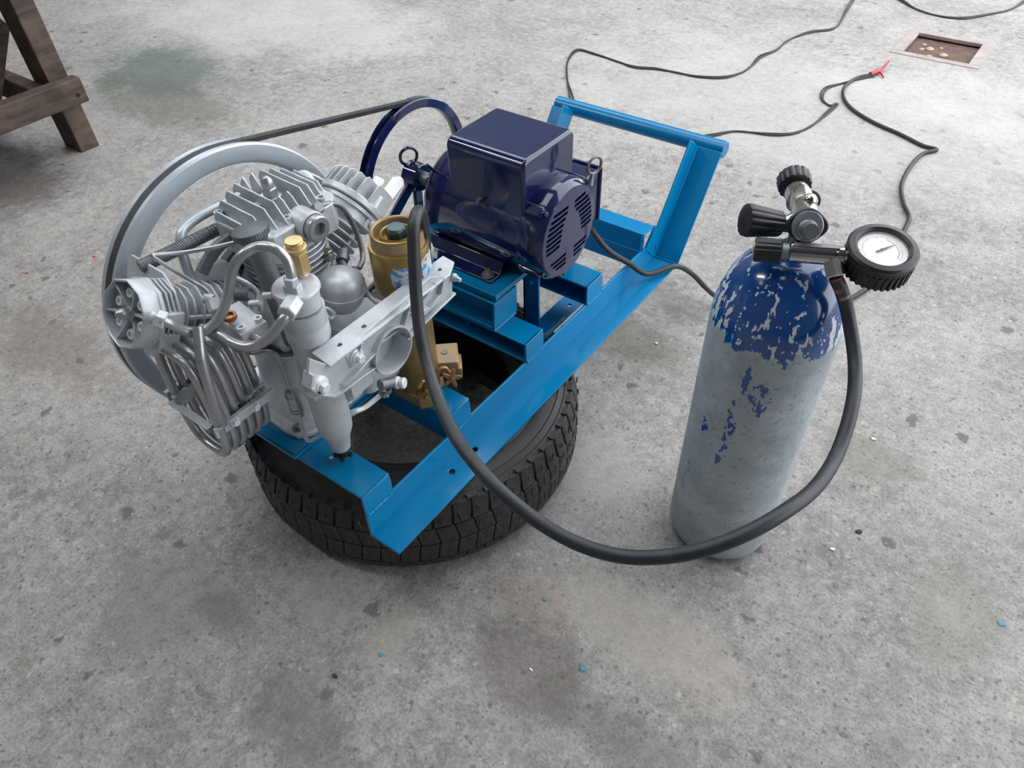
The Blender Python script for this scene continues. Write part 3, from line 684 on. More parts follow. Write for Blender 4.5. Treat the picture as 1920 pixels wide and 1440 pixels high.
# seam gasket lips
k = M(); k.add(sum([rrect(-.846, .541, .070, .086, .036, z) for z in (.440, .446)], []), [tuple(range(24))[::-1], tuple(range(24, 48))]+[(i, (i+1) % 24, 24+(i+1) % 24, 24+i) for i in range(24)]); k.put('case_lip', SC, cc, bevel=.001)
k = M(); k.add(sum([rrect(-.846, .541, .067, .083, .036, z) for z in (.446, .450)], []), [tuple(range(24))[::-1], tuple(range(24, 48))]+[(i, (i+1) % 24, 24+(i+1) % 24, 24+i) for i in range(24)]); k.put('gasket', 'dull_steel', cc)
k = M(); k.lathe((-.912, .54, .478), (1, 0, 0), [(.070, 0), (.078, .004), (.078, .112), (.070, .120), (.056, .124), (.054, .130), (.030, .134), (.018, .142), (.002, .143)], 56); k.put('crank_housing', SC, cc)
for i in range(8):
    a = radians(22+i*45); p = V((-.786, .54+.064*cos(a), .478+.064*sin(a))); k = M(); k.cyl(p-V((.006, 0, 0)), p+V((.004, 0, 0)), .006, n=16, bev=.001); k.put('cover_screw', 'dull_steel', cc)
# round boss seen beside the left barrel
k = M(); k.cyl((-0.9050, 0.4501, 0.5528), V((-0.9050, 0.4501, 0.5528))+V((.024, 0, 0)), .036, n=40, bev=.003); k.put('round_boss', S, cc)
# ribbed side frame
for _ in (0,):
    k = M(); k.tube([V((-0.8100, 0.4364, 0.6058)), V((-0.8000, 0.4449, 0.5957)), V((-0.8000, 0.4550, 0.5757)), V((-0.8000, 0.4511, 0.5641)), V((-0.8000, 0.4376, 0.5441))], .0035, n=8); k.put('case_rib', SC, cc)
k = M(); k.cyl((-0.8300, 0.4426, 0.5650), (-0.8000, 0.4485, 0.5732), .010, n=20, bev=.001); k.put('side_plug', 'dull_steel', cc)
k = M(); k.cyl((-0.7900, 0.4338, 0.5711), (-0.7750, 0.4395, 0.5749), .0045, n=12, bev=.001); k.put('dowel_pin', 'bright_silver', cc)

# ---- finned barrel helper: fins are plates across the axis
def frame_ax(ang):
    a = radians(ang); d = V((0, -cos(a), sin(a))); return d, V((1, 0, 0)), d.cross(V((1, 0, 0)))
def P3(x, d, dist, u=0, v=0):   # point at distance along the cylinder axis
    return V((x, .54, .47))+d*dist+V((1, 0, 0))*u+d.cross(V((1, 0, 0)))*v
def ngon(n, r, d, c, ph=0, sx=1, sy=1):
    e2 = d.cross(V((1, 0, 0))); return [c+V((1, 0, 0))*r*cos(2*pi*i/n+ph)*sx+e2*r*sin(2*pi*i/n+ph)*sy for i in range(n)]

# ---- LEFT cylinder
LXc = -.862; d, ex, ev = frame_ax(30)
lc = M(); lc.cyl(P3(LXc, d, .065), P3(LXc, d, .222), .027, n=32); lc = lc.put('left_cylinder', SC, cp)
for i in range(10):
    k = M(); r = .041 if i < 8 else .038; t0 = .098+i*.0122
    k.add(ngon(12, r, d, P3(LXc, d, t0), .26)+ngon(12, r, d, P3(LXc, d, t0+.003), .26), [tuple(range(12))[::-1], tuple(range(12, 24))]+[(a, (a+1) % 12, 12+(a+1) % 12, 12+a) for a in range(12)])
    k.put('fin', SC, lc, bevel=.0007, seg=1)
for sg in (1,):
    k = M(); k.obox(P3(LXc, d, .150, .036, .004), (d, ex, ev), (.058, .003, .0025)); k.obox(P3(LXc, d, .148, .036, -.016), (d, ex, ev), (.052, .003, .0025)); k.put('fin_web', SC, lc, bevel=.0006, seg=1)
k = M(); k.cyl(P3(LXc, d, .060), P3(LXc, d, .085), .042, .034, n=32, bev=.002); k.put('barrel_base', SC, lc)
# shroud plate across the barrel
pl_ = M(); pp = [(-.010, .052), (.018, .036), (.034, .004), (.036, -.036), (.026, -.052), (-.040, -.058), (-.080, -.045), (-.090, .046), (-.082, .053)]
pl_.prism([P3(LXc, d, .219, u, v) for u, v in pp], d*.004); pl_.put('shroud_plate', S, lc, bevel=.001)
k = M(); k.prism([P3(LXc, d, .217, u, v) for u, v in ((-.05, -.055), (.01, -.056), (.012, -.070), (-.03, -.074))], d*.003); k.put('shroud_flap', S, lc, bevel=.001)
# finned valve head
lh = M(); lh.cyl(P3(LXc, d, .222), P3(LXc, d, .256), .036, n=36); lh = lh.put('left_cylinder_head', SC, cp)
for i in range(4):
    k = M(); t0 = .226+i*.0068; r = .0475
    k.add(ngon(10, r, d, P3(LXc, d, t0), .31)+ngon(10, r, d, P3(LXc, d, t0+.0030), .31), [tuple(range(10))[::-1], tuple(range(10, 20))]+[(a, (a+1) % 10, 10+(a+1) % 10, 10+a) for a in range(10)])
    k.put('fin', SC, lh, bevel=.0008, seg=1)
k = M(); k.obox(P3(LXc, d, .237, .042, .006), (d, ex, ev), (.015, .006, .010)); k.obox(P3(LXc, d, .237, .038, -.026), (d, ex, ev), (.015, .006, .012)); k.put('head_boss', SC, lh, bevel=.002)
# head cover: cup with rim, ribs, six socket screws, dome nut
k = M(); k.lathe(P3(LXc, d, .2465), d, [(.044, 0), (.0490, .002), (.0490, .007), (.0465, .008), (.0470, .031), (.0455, .033), (.0432, .031), (.0425, .015), (.010, .0125)], 10, ph=.3)
hc = k.put('head_cover', S, lh, bevel=.001)
for i in range(6):
    a = radians(12+i*60); uu = ex*cos(a)+ev*sin(a); tt = d.cross(uu)
    k = M(); k.prism([P3(LXc, d, .259)+uu*.006-tt*.0015, P3(LXc, d, .259)+uu*.0435-tt*.0015, P3(LXc, d, .276)+uu*.0435-tt*.0015, P3(LXc, d, .268)+uu*.006-tt*.0015], tt*.003); k.put('cover_rib', S, hc, bevel=.0006, seg=1)
    a = radians(42+i*60); uu = ex*cos(a)+ev*sin(a); p = P3(LXc, d, .259)+uu*.0275
    k = M(); k.lathe(p, d, [(.0072, 0), (.0072, .009), (.0062, .0105), (.0040, .0105), (.0038, .004), (.0001, .004)], 18); k.put('socket_screw', 'bright_silver', hc)
p = P3(LXc, d, .259); k = M(); k.hexn(p, p+d*.012, .011); k.lathe(p+d*.012, d, [(.0085, 0), (.0085, .006), (.007, .012), (.004, .016), (.0005, .018)], 20); k.put('dome_nut', 'pipe_steel', hc)

# ---- CENTRE cylinder and big finned head
ch = M(); ch.cyl((CX, .552, .52), (CX, .552, .605), .052, n=40); ch = ch.put('centre_cylinder', SC, cp)
for i in range(6):
    k = M(); z = .545+i*.0095; k.lathe((CX, .552, z), (0, 0, 1), [(.05, 0), (.064, 0), (.065, .0015), (.064, .003), (.05, .003)], 40, close=True); k.put('fin', SC, ch)
k = M(); k.obox((CX, .552, .530), ((1, 0, 0), (0, 1, 0), (0, 0, 1)), (.062, .066, .006)); k.put('barrel_flange', SC, ch, bevel=.008)
for sx, sy in ((1, 1), (1, -1), (-1, 1), (-1, -1)):
    k = M(); p = V((CX+.052*sx, .552+.056*sy, .536)); k.hexn(p, p+V((0, 0, .008)), .0075); k.cyl(p, p+V((0, 0, .014)), .004, n=12); k.put('flange_nut', 'zinc', ch)
hd = M(); hx0, hx1, hy0, hy1 = -.908, -.785, .478, .628
hd.prism([(hx0, hy0+.02, .600), (hx0+.02, hy0, .600), (hx1-.02, hy0, .600), (hx1, hy0+.02, .600), (hx1, hy1-.02, .600), (hx1-.02, hy1, .600), (hx0+.02, hy1, .600), (hx0, hy1-.02, .600)], (0, 0, .046))
hd = hd.put('cylinder_head', SC, cp, bevel=.003)
nf = 10
for i in range(nf):
    y = hy0+.004+i*(hy1-hy0-.008)/(nf-1); f_ = (i-(nf-1)/2)/((nf-1)/2)
    top = .682-.020*f_*f_; x0 = hx0+.012*abs(f_)**3+.004; x1 = hx1-.004-.02*abs(f_)**3
    def fin(xa, xb, ta, tb):
        k = M(); k.prism([(xa, y-.0013, .622), (xa+.001, y-.0013, ta-.012), (xa+.010, y-.0013, ta), (xb-.022, y-.0013, tb), (xb, y-.0013, tb-.030), (xb, y-.0013, .622)], (0, .0026, 0))
        k.put('fin', SC, hd, bevel=.0006, seg=1)
    if i in (4, 5): fin(x0, CX-.022, top, top); fin(CX+.020, x1, top-.006, top-.012)
    else: fin(x0, x1, top, top-.003)
for (xx, yy) in ((-.892, .49), (-.892, .61), (-.80, .495), (-.80, .60), (-.892, .55), (-.80, .535)):
    k = M(); k.cyl((xx, yy, .62), (xx, yy, .648), .0075, n=18, bev=.001); k.lathe((xx, yy, .648), (0, 0, 1), [(.0068, 0), (.0068, .006), (.0042, .006), (.004, .002), (.0001, .002)], 16); k.put('head_screw', SC, hd)
k = M(); k.cyl((CX, .553, .62), (CX, .553, .660), .018, .014, n=28); k.lathe((CX, .553, .660), (0, 0, 1), [(.016, 0), (.016, .003), (.012, .0035)], 28); k.hexn((CX, .553, .6635), (CX, .553, .676), .0115); k.lathe((CX, .553, .676), (0, 0, 1), [(.0085, 0), (.0085, .006), (.0072, .012), (.004, .016), (.0005, .0175)], 20); k.put('dome_nut', 'pipe_steel', hd)
k = M(); k.cyl((CX+.004, .525, .62), (CX+.004, .525, .664), .007, n=16, bev=.001); k.cyl((CX-.03, .52, .62), (CX-.03, .52, .672), .005, n=16, bev=.001); k.put('small_stud', SC, hd)
# outlet port with bright ring
pc = V((-0.7620, 0.5562, 0.6359)); k = M(); k.cyl((hx1-.02, pc.y, pc.z), (-.772, pc.y, pc.z), .0225, n=32); k.obox((hx1-.012, pc.y, pc.z-.015), ((1, 0, 0), (0, 1, 0), (0, 0, 1)), (.012, .022, .015)); k.put('outlet_port', SC, hd, bevel=.0015)
k = M(); k.lathe((-.772, pc.y, pc.z), (1, 0, 0), [(.012, .0), (.019, .0), (.0195, .001), (.0195, .010), (.0175, .0125), (.0105, .0125), (.0095, .010), (.0095, .002)], 36, close=True); pr_ = k.put('port_ring', 'pipe_steel', hd)
k = M(); k.cyl((-.7735, pc.y, pc.z), (-.7715, pc.y, pc.z), .0198, n=36); k.put('port_gasket', 'black_ring', hd)
k = M(); k.cyl((-.771, pc.y, pc.z), (-.768, pc.y, pc.z), .0098, n=24); k.put('port_bore', 'dark_cap', hd)
k = M(); q = V((-0.7900, 0.5777, 0.6481)); k.hexn(q-V((.004, 0, .008)), q+V((.012, 0, .008)), .009); k.put('banjo_fitting', 'dull_steel', hd)

# ---- RIGHT cylinder
RXc = -.868; d2 = V((0, cos(radians(30)), sin(radians(30)))); ev2 = d2.cross(V((1, 0, 0)))
def R3(dist, u=0, v=0): return V((RXc, .54, .47))+d2*dist+V((u, 0, 0))+ev2*v
rc = M(); rc.cyl(R3(.06), R3(.175), .030, n=32); rc = rc.put('right_cylinder', SC, cp)
for i in range(6):
    t0 = .088+i*.0125; k = M(); k.lathe(R3(t0), d2, [(.028, 0), (.046, 0), (.047, .0014), (.046, .0028), (.028, .0028)], 32, close=True); k.put('fin', SC, rc)
k = M(); k.obox(R3(.125, .040, 0), (d2, (1, 0, 0), ev2), (.035, .0025, .0025)); k.put('fin_web', SC, rc)
k = M(); k.cyl(R3(.060), R3(.080), .044, .036, n=32, bev=.002); k.put('barrel_base', SC, rc)
k = M(); k.lathe(R3(.164), d2, [(.040, 0), (.047, .002), (.047, .016), (.052, .018), (.052, .024), (.046, .026)], 40); k.put('head_flange', SC, rc)
rh = M(); rh.cyl(R3(.190), R3(.202), .056, n=40, bev=.002); rh = rh.put('right_cylinder_head', S, cp)
for i in range(8):
    u = -.050+i*.0143; hw = math.sqrt(max(.056**2-u*u, 1e-5)); k = M()
    k.prism([R3(.200, u-.0015, -hw), R3(.231, u-.0015, -hw*.92), R3(.236, u-.0015, -hw*.8), R3(.236, u-.0015, hw*.8), R3(.231, u-.0015, hw*.92), R3(.200, u-.0015, hw)], (.003, 0, 0)); k.put('fin', S, rh, bevel=.0007, seg=1)
for u, v in ((.02, .02), (.02, -.02), (-.02, .02), (.043, -.005), (.0, -.035)):
    k = M(); k.cyl(R3(.200, u+.007, v), R3(.222, u+.007, v), .0055, n=16, bev=.001); k.put('head_screw', 'bright_silver', rh)
k = M(); k.obox(R3(.178, .034, .012), (d2, (1, 0, 0), ev2), (.013, .016, .014)); k.cyl(R3(.178, .045, .012), R3(.178, .054, .012), .007, n=16); k.put('valve_boss', S, rc, bevel=.0015)
# relief valve (white-silver hex) and small cock on the head
a_, b_ = V((-0.8350, 0.7537, 0.5634)), V((-0.8500, 0.8024, 0.5677)); a_ = a_; k = M()
k.cyl(a_-(b_-a_)*.25, a_, .012, n=6); k.hexn(a_, b_, .0125); k.cyl(b_, b_+(b_-a_).normalized()*.006, .0105, .0085, n=24); rv = k.put('relief_valve', 'bright_silver', rh)
k = M(); q = a_+(b_-a_)*.5+V((.0108, -.003, .001)); k.sph(q, .0018, n=8, k=5); k.put('vent_hole', 'dark_void', rv)
a_, b_ = V((-0.8600, 0.7526, 0.5679)), V((-0.8620, 0.7671, 0.5774)); k = M(); k.cyl(a_, b_, .008, n=6); k.hexn(b_+V((0, -.006, -.004)), b_+V((0, .008, .006)), .010); k.put('drain_cock', 'bright_silver', rh)

# ---- filler cap and dipstick tube
cap = V((-0.7650, 0.4535, 0.6906)); bot = V((-0.7350, 0.4511, 0.5162)); ax_ = (cap-bot).normalized()
k = M(); k.cyl(bot, cap-ax_*.03, .0145, n=28); k.cyl(cap-ax_*.035, cap-ax_*.012, .0125, .020, n=28); k.put('filler_tube', 'dull_steel', cp)
k = M(); k.lathe(cap-ax_*.014, ax_, [(.0195, 0), (.0205, .002), (.0215, .004), (.0235, .0045), (.0235, .0125), (.0215, .014), (.0001, .0142)], 40); fc_ = k.put('filler_cap', 'dark_cap', cp)
k = M()
for i in range(40):
    a = 2*pi*i/40; u, v, dd = basis(ax_); k.obox(cap-ax_*.0055+(u*cos(a)+v*sin(a))*.0236, (u*cos(a)+v*sin(a), dd.cross(u*cos(a)+v*sin(a)), dd), (.0006, .0010, .0036))
k.put('cap_knurl', 'dull_steel', fc_, kind='stuff')

# ---- separator cylinder with lid and drain
SX, SY = -.689, .447
k = M(); k.lathe((SX, SY, .352), (0, 0, 1), [(.012, -.030), (.015, -.028), (.019, -.002), (.0200, 0), (.0262, .018), (.0272, .034), (.0272, .200), (.0292, .2005), (.0300, .203), (.0300, .222), (.0292, .2235), (.0292, .226), (.0300, .2275), (.0300, .250)], 48); sp = k.put('separator_body', S, cp)
k = M(); k.lathe((SX, SY, .6045), (0, 0, 1), [(.0275, 0), (.0275, .024), (.0300, .0245), (.0315, .0270), (.0310, .0300), (.0300, .0318), (.0001, .032)], 48); lid = k.put('separator_lid', S, sp)
k = M(); k.lathe((SX, SY, .322), (0, 0, -1), [(.009, 0), (.009, .010), (.011, .0105), (.011, .013), (.0085, .0135), (.0085, .016)], 20); k.put('drain_valve_neck', 'black_plastic', sp)
k = M()
for i in range(5):
    a = 2*pi*i/5+.4; u = V((cos(a), sin(a), 0)); k.obox(V((SX, SY, .3075))+u*.010, (u, u.cross(V((0, 0, 1))), (0, 0, 1)), (.0055, .0028, .003))
k.cyl((SX, SY, .304), (SX, SY, .311), .009, n=16); k.cyl((SX, SY, .2945), (SX, SY, .304), .0025, .005, n=12); k.put('drain_knob', 'black_plastic', sp)
k = M(); k.cyl((SX-.012, SY-.018, .3045), (SX-.006, SY-.010, .306), .0022, n=10); k.put('knob_pin', 'bright_silver', sp)
p = V((SX-.026, SY-.020, .622)); k = M(); k.cyl(p, p+V((-.010, -.008, 0)), .0045, n=12, bev=.001); k.put('side_stud', 'bright_silver', lid)
# brass safety valve on the lid
bv = V((-0.6996, 0.4692, 0.6380)); k = M(); k.lathe(bv, (0, 0, 1), [(.0075, -.004), (.0075, .002), (.006, .004)], 24); k.put('valve_seat', 'bright_silver', lid)
k = M(); k.hexn(bv+V((0, 0, .003)), bv+V((0, 0, .035)), .0135); k.lathe(bv+V((0, 0, .035)), (0, 0, 1), [(.013, 0), (.0145, .001), (.0145, .006), (.012, .0065), (.0115, .012), (.0108, .0125), (.0115, .0132), (.0108, .014), (.0112, .0155), (.0001, .016)], 6 if False else 24); k.put('brass_safety_valve', 'brass', lid)
# fittings on the lid
q = V((-0.6830, 0.4384, 0.6425)); k = M(); k.obox(q+V((0, 0, -.004)), ((1, .4, 0), (-.4, 1, 0), (0, 0, 1)), (.010, .007, .007)); k.hexn(q+V((0, 0, .002)), q+V((0, .001, .014)), .0095); k.put('elbow_fitting', S, lid, bevel=.001)
q1, q0 = V((-0.6600, 0.4038, 0.6304)), V((-0.6680, 0.4213, 0.6304)); k = M(); k.hexn(q0+(q0-q1)*.4, q1, .0125); k.put('union_nut', S, lid)

# ---- small expansion bottle
bc = V((-0.7420, 0.5550, 0.5379)); bn = V((.05, .12, 1)).normalized()
k = M(); k.lathe(bc, bn, [(.0005, -.036), (.012, -.034), (.024, -.027), (.031, -.016), (.0325, -.008), (.0335, -.0075), (.0335, -.004), (.0345, -.0035), (.0345, .000), (.0330, .0005), (.0330, .014), (.030, .023), (.024, .030), (.013, .0345), (.0005, .036)], 40); bt = k.put('expansion_bottle', S, cp)
k = M(); p = V((-0.7420, 0.5898, 0.5432)); k.tube([V((-0.7450, 0.5787, 0.5544)), V((-0.7450, 0.5914, 0.5468)), V((-0.7400, 0.5917, 0.5408)), V((-0.7400, 0.5876, 0.5284))], .006, n=10); k.put('bottle_elbow', S, bt)
k = M(); k.tube([V((-0.7250, 0.5061, 0.5443)), V((-0.7250, 0.5070, 0.5320)), V((-0.7250, 0.5143, 0.5202)), V((-0.7250, 0.5209, 0.5247)), V((-0.7250, 0.5130, 0.5388))], .0022, n=8, closed=True); k.put('wire_loop', 'bright_silver', bt)
k = M(); k.cyl((-0.8000, 0.6206, 0.5498), (-0.7900, 0.6044, 0.5430), .009, .010, n=20, bev=.001); k.cyl((-0.7900, 0.6044, 0.5430), (-0.7650, 0.5902, 0.5435), .006, n=12); k.hexn((-0.7600, 0.5948, 0.5457), (-0.7550, 0.5987, 0.5355), .009); k.put('fitting', 'dull_steel', bt)
# rocker/base casting between barrels
k = M(); k.prism([(-0.8000, 0.5558, 0.5576), (-0.8000, 0.5740, 0.5644), (-0.8000, 0.5996, 0.5567), (-0.8000, 0.5991, 0.5422), (-0.8000, 0.5650, 0.5324), (-0.8000, 0.5518, 0.5324)], (-.05, 0, 0)); k.put('case_shoulder', SC, cc, bevel=.003)
k = M(); k.cyl((-0.7900, 0.5821, 0.5607), V((-0.7900, 0.5821, 0.5607))+V((0, 0, .010)), .009, n=24); k.hexn(V((-0.7900, 0.5821, 0.5607))+V((0, 0, .010)), V((-0.7900, 0.5821, 0.5607))+V((0, 0, .016)), .0075); k.put('stud_nut', 'zinc', cc)
loft([rrect(-.742, .585, .050, .062, .02, .438), rrect(-.742, .585, .048, .060, .02, .452), rrect(-.745, .585, .036, .048, .02, .466)], S, 'deck_casting', cc)
loft([rrect(-.742, .585, .044, .056, .02, .36), rrect(-.742, .585, .050, .062, .02, .438)], S, 'deck_support', cc)

# ---- valve block in front of the left barrel
vb = V((-0.7650, 0.3999, 0.5667)); u1 = V((1, -.12, 0)).normalized(); u2 = V((0.12, 1, 0)).normalized()
k = M(); k.obox(vb, (u1, u2, (0, 0, 1)), (.034, .020, .014)); vbo = k.put('valve_block', SC, cp, bevel=.002)
for du, dv in ((.026, -.013), (.026, .013), (.006, -.014)):
    p = vb+u1*du+u2*dv+V((0, 0, .014)); k = M(); k.lathe(p, (0, 0, 1), [(.0055, 0), (.0055, .006), (.0035, .006), (.0033, .002), (.0001, .002)], 16); k.put('socket_screw', 'bright_silver', vbo)
p = V((-0.7450, 0.3915, 0.5689)); k = M(); k.cyl(p, p+V((.010, 0, 0)), .0095, n=20, bev=.001); k.cyl(p+V((.008, 0, 0)), p+V((.030, 0, 0)), .0062, n=16); k.put('stub_pipe', PS, vbo)
p = V((-0.7650, 0.3867, 0.5921)); k = M(); k.lathe(p, (0, 0, 1), [(.006, -.004), (.0095, -.004), (.0095, .002), (.006, .002)], 24, close=True); k.put('copper_washer', 'copper_ring', vbo)
q = V((-0.8000, 0.3908, 0.5999)); k = M(); k.hexn(q, q+V((.012, -.006, -.01)), .011); k.cyl((-0.8100, 0.3865, 0.6027), q, .008, n=14); k.put('tee_fitting', 'silver_cast', cp)

# ---- pipes
def pipe(name, pts, r, m=PS, parent=None, **kw):
    k = M(); k.tube(pts, r, n=14, **kw); return k.put(name, m, parent or cp)
pp = pipe('first_stage_pipe', [(-0.7920, 0.3113, 0.6233), (-0.7870, 0.3193, 0.6151), (-0.7850, 0.3315, 0.5953), (-0.7770, 0.3489, 0.5851), (-0.7650, 0.3672, 0.5953), (-0.7550, 0.3798, 0.6162), (-0.7450, 0.3896, 0.6441), (-0.7400, 0.3995, 0.6688), (-0.7300, 0.4133, 0.6862), (-0.7200, 0.4317, 0.6913), (-0.7000, 0.4402, 0.6918), (-0.6900, 0.4450, 0.6780), (-0.6840, 0.4425, 0.6618), (-0.6830, 0.4399, 0.6474)], .0068)
k = M(); k.hexn((-0.8000, 0.3111, 0.6223), (-0.7900, 0.3173, 0.6167), .0125); k.cyl((-0.8050, 0.3084, 0.6244), (-0.8000, 0.3120, 0.6209), .009, n=18); k.put('union_nut', S, pp)
pipe('second_stage_pipe', [(-0.6640, 0.4095, 0.6264), (-0.6650, 0.3982, 0.6208), (-0.6750, 0.3878, 0.6042), (-0.6950, 0.3809, 0.5843), (-0.7150, 0.3685, 0.5760), (-0.7400, 0.3630, 0.5767), (-0.7600, 0.3628, 0.5800), (-0.7850, 0.3651, 0.5737), (-0.8000, 0.3609, 0.5714)], .0068)
pipe('coil_feed_pipe', [(-0.7720, 0.3448, 0.5993), (-0.7650, 0.3360, 0.5837), (-0.7570, 0.3255, 0.5633), (-0.7520, 0.3185, 0.5283), (-0.7520, 0.3147, 0.4859), (-0.7570, 0.3174, 0.4484)], .0072)
pipe('rear_pipe', [(-0.9250, 0.5501, 0.6386), (-0.9250, 0.5286, 0.6392), (-0.9250, 0.4881, 0.6408), (-0.9250, 0.4566, 0.6377), (-0.9200, 0.4400, 0.6324), (-0.9150, 0.4304, 0.6173), (-0.9050, 0.4228, 0.5938), (-0.8950, 0.4181, 0.5726)], .0072, 'flywheel_paint')
pipe('sensing_line', [(-0.7900, 0.4482, 0.6643), (-0.8000, 0.4166, 0.6690), (-0.8200, 0.3833, 0.6719), (-0.8300, 0.3560, 0.6803), (-0.8300, 0.3531, 0.6788), (-0.8250, 0.3648, 0.6569), (-0.8200, 0.3825, 0.6281), (-0.8100, 0.3906, 0.6134), (-0.8000, 0.3921, 0.5963)], .0028, 'pipe_steel', sub=6)
pipe('capillary_line', [(-0.7900, 0.5839, 0.6485), (-0.7900, 0.6036, 0.6440), (-0.7900, 0.6227, 0.6310), (-0.7900, 0.6365, 0.6023), (-0.7850, 0.6405, 0.5736), (-0.7750, 0.6355, 0.5509), (-0.7650, 0.6232, 0.5420), (-0.7600, 0.6103, 0.5385)], .0042, 'dull_steel')
rp = pipe('crossover_pipe', [(-0.9300, 0.6513, 0.6036), (-0.9300, 0.6590, 0.6142), (-0.9300, 0.6753, 0.6153), (-0.9300, 0.6923, 0.6018), (-0.9250, 0.7022, 0.5901), (-0.9150, 0.7118, 0.5759)], .0078)
k = M(); k.hexn((-0.9180, 0.7108, 0.5794), (-0.9080, 0.7169, 0.5697), .0125); k.cyl((-0.9090, 0.7171, 0.5713), (-0.9050, 0.7216, 0.5654), .009, n=6); k.put('union_nut', 'bright_silver', rp)
pipe('return_bend', [(-0.9100, 0.6390, 0.6221), (-0.9100, 0.6505, 0.6307), (-0.9000, 0.6575, 0.6324), (-0.8850, 0.6543, 0.6227), (-0.8600, 0.6398, 0.6144), (-0.8300, 0.6183, 0.6182)], .0068, S)
pipe('oil_line', [(-0.7850, 0.4008, 0.5065), (-0.7700, 0.4072, 0.5084), (-0.7570, 0.4188, 0.5095), (-0.7520, 0.4271, 0.4967), (-0.7500, 0.4282, 0.4740), (-0.7480, 0.4276, 0.4486), (-0.7470, 0.4271, 0.4296)], .0030)
iv = M(); iv.cyl((-0.7470, 0.4271, 0.4296), (-0.7465, 0.4260, 0.4207), .0085, .010, n=24); iv.cyl((-0.7465, 0.4260, 0.4207), (-0.7450, 0.4267, 0.3886), .0095, n=24); iv.cyl((-0.7450, 0.4267, 0.3886), (-0.7445, 0.4264, 0.3785), .0075, n=24); ivo = iv.put('inline_valve', 'pipe_steel', cp)
k = M(); k.cyl((-0.7452, 0.4262, 0.3971), (-0.7452, 0.4265, 0.3945), .0102, n=24); k.cyl((-0.7450, 0.4264, 0.3912), (-0.7450, 0.4267, 0.3886), .0102, n=24); k.put('crimp_ring', 'pipe_steel', ivo)
pipe('oil_line', [(-0.7445, 0.4273, 0.3777), (-0.7420, 0.4233, 0.3573), (-0.7390, 0.4217, 0.3422), (-0.7320, 0.4206, 0.3339), (-0.7200, 0.4254, 0.3422), (-0.7050, 0.4324, 0.3577), (-0.6900, 0.4414, 0.3736)], .0032, S)
pipe('drain_line', [(-0.7139, 0.4777, 0.3450), (-0.6720, 0.4709, 0.3907), (-0.6650, 0.4887, 0.3890), (-0.6600, 0.5079, 0.3933), (-0.6550, 0.5206, 0.3997), (-0.6520, 0.5259, 0.4062)], .0042, 'bright_silver')
pipe('drain_line', [(-0.7196, 0.4794, 0.3300), (-0.6800, 0.4799, 0.3758), (-0.6670, 0.4899, 0.3856)], .003, 'bright_silver')
k = M(); k.cyl((-0.6550, 0.5199, 0.4185), (-0.6480, 0.5494, 0.4068), .009, n=18, bev=.001); k.cyl((-0.6550, 0.5318, 0.4021), (-0.6500, 0.5212, 0.3939), .006, n=14, bev=.001); k.obox((-0.6520, 0.5249, 0.4013), ((1, 0, 0), (0, 1, 0), (0, 0, 1)), (.006, .009, .004)); co = k.put('drain_cock', 'dull_steel', cp)
k = M(); p0 = V((-0.6480, 0.5458, 0.4073)); dd_ = V((.9, .35, .1)).normalized(); k.cyl(p0, p0+dd_*.006, .010, n=20, bev=.001); k.cyl(p0+dd_*.006, p0+dd_*.009, .0075, n=20); k.cyl(p0+dd_*.009, p0+dd_*.016, .009, n=20, bev=.0015); k.put('cock_cap', 'bright_silver', co)
# corrugated hoses behind the left cylinder
def corr(pts, r, pitch, amp, name):
    k = M(); k.tube(pts, r, n=14, sub=60, rf=lambda s, t: r+amp*(0 if (s/pitch) % 1 < .5 else 1)); return k.put(name, 'dull_steel', cp)
corr([(-0.9150, 0.3656, 0.6232), (-0.9100, 0.4028, 0.6232), (-0.9050, 0.4528, 0.6239), (-0.9000, 0.5144, 0.6226)], .0085, .0032, .0012, 'corrugated_hose')
corr([(-0.8750, 0.4257, 0.5930), (-0.8750, 0.4438, 0.6070), (-0.8700, 0.4612, 0.6197), (-0.8650, 0.4886, 0.6288)], .008, .0032, .0014, 'corrugated_hose')

# ---- intercooler coil under the left cylinder
ic = M(); n_l = 6; yc0, yc1 = .312, .396
def loop_pts(y0, y1, i):
    o = []; xc, zc, hx, hz = -.806-.004*i, .466-.004*i, .046, .094
    for j in range(24):
        a = pi*.15+2*pi*j/24; ca, sa = cos(a), sin(a); e = .62
        x = xc+hx*math.copysign(abs(ca)**e, ca); z = zc+hz*math.copysign(abs(sa)**e, sa)
        o.append(V((x, y0+(y1-y0)*j/24, z)))
    return o
rows_ = [yc0+(yc1-yc0)*i/(n_l-1) for i in range(n_l)]
icr = None
for i in range(n_l):
    k = M(); k.tube(loop_pts(rows_[i], rows_[i], i), .0064, n=14, sub=4, closed=True); o = k.put('coil_loop', PS if i else PS, cp)
def clampbar(x, z, y0, y1, sgn):
    for off, tz in ((-.009, 0), (.009, 0)):
        k = M(); k.obox((x+off*sgn+sgn*.001, (y0+y1)/2, z), ((1, 0, 0), (0, 1, 0), (0, 0, 1)), (.0012, (y1-y0)/2, .010)); k.obox((x+off*sgn+sgn*.004, (y0+y1)/2, z+.0095), ((1, 0, 0), (0, 1, 0), (0, 0, 1)), (.004, (y1-y0)/2, .0012)); k.put('clamp_bar', SC, cp, bevel=.0006, seg=1)
    for yy in (y0+.032, y0+.068):
        k = M(); k.cyl((x+sgn*.010, yy, z), (x+sgn*.014, yy, z), .0075, n=20); k.hexn((x+sgn*.014, yy, z), (x+sgn*.019, yy, z), .0058); k.put('clamp_bolt', 'bright_silver', cp)
clampbar(-.768, .440, .302, .406, 1); clampbar(-.850, .452, .302, .392, -1)
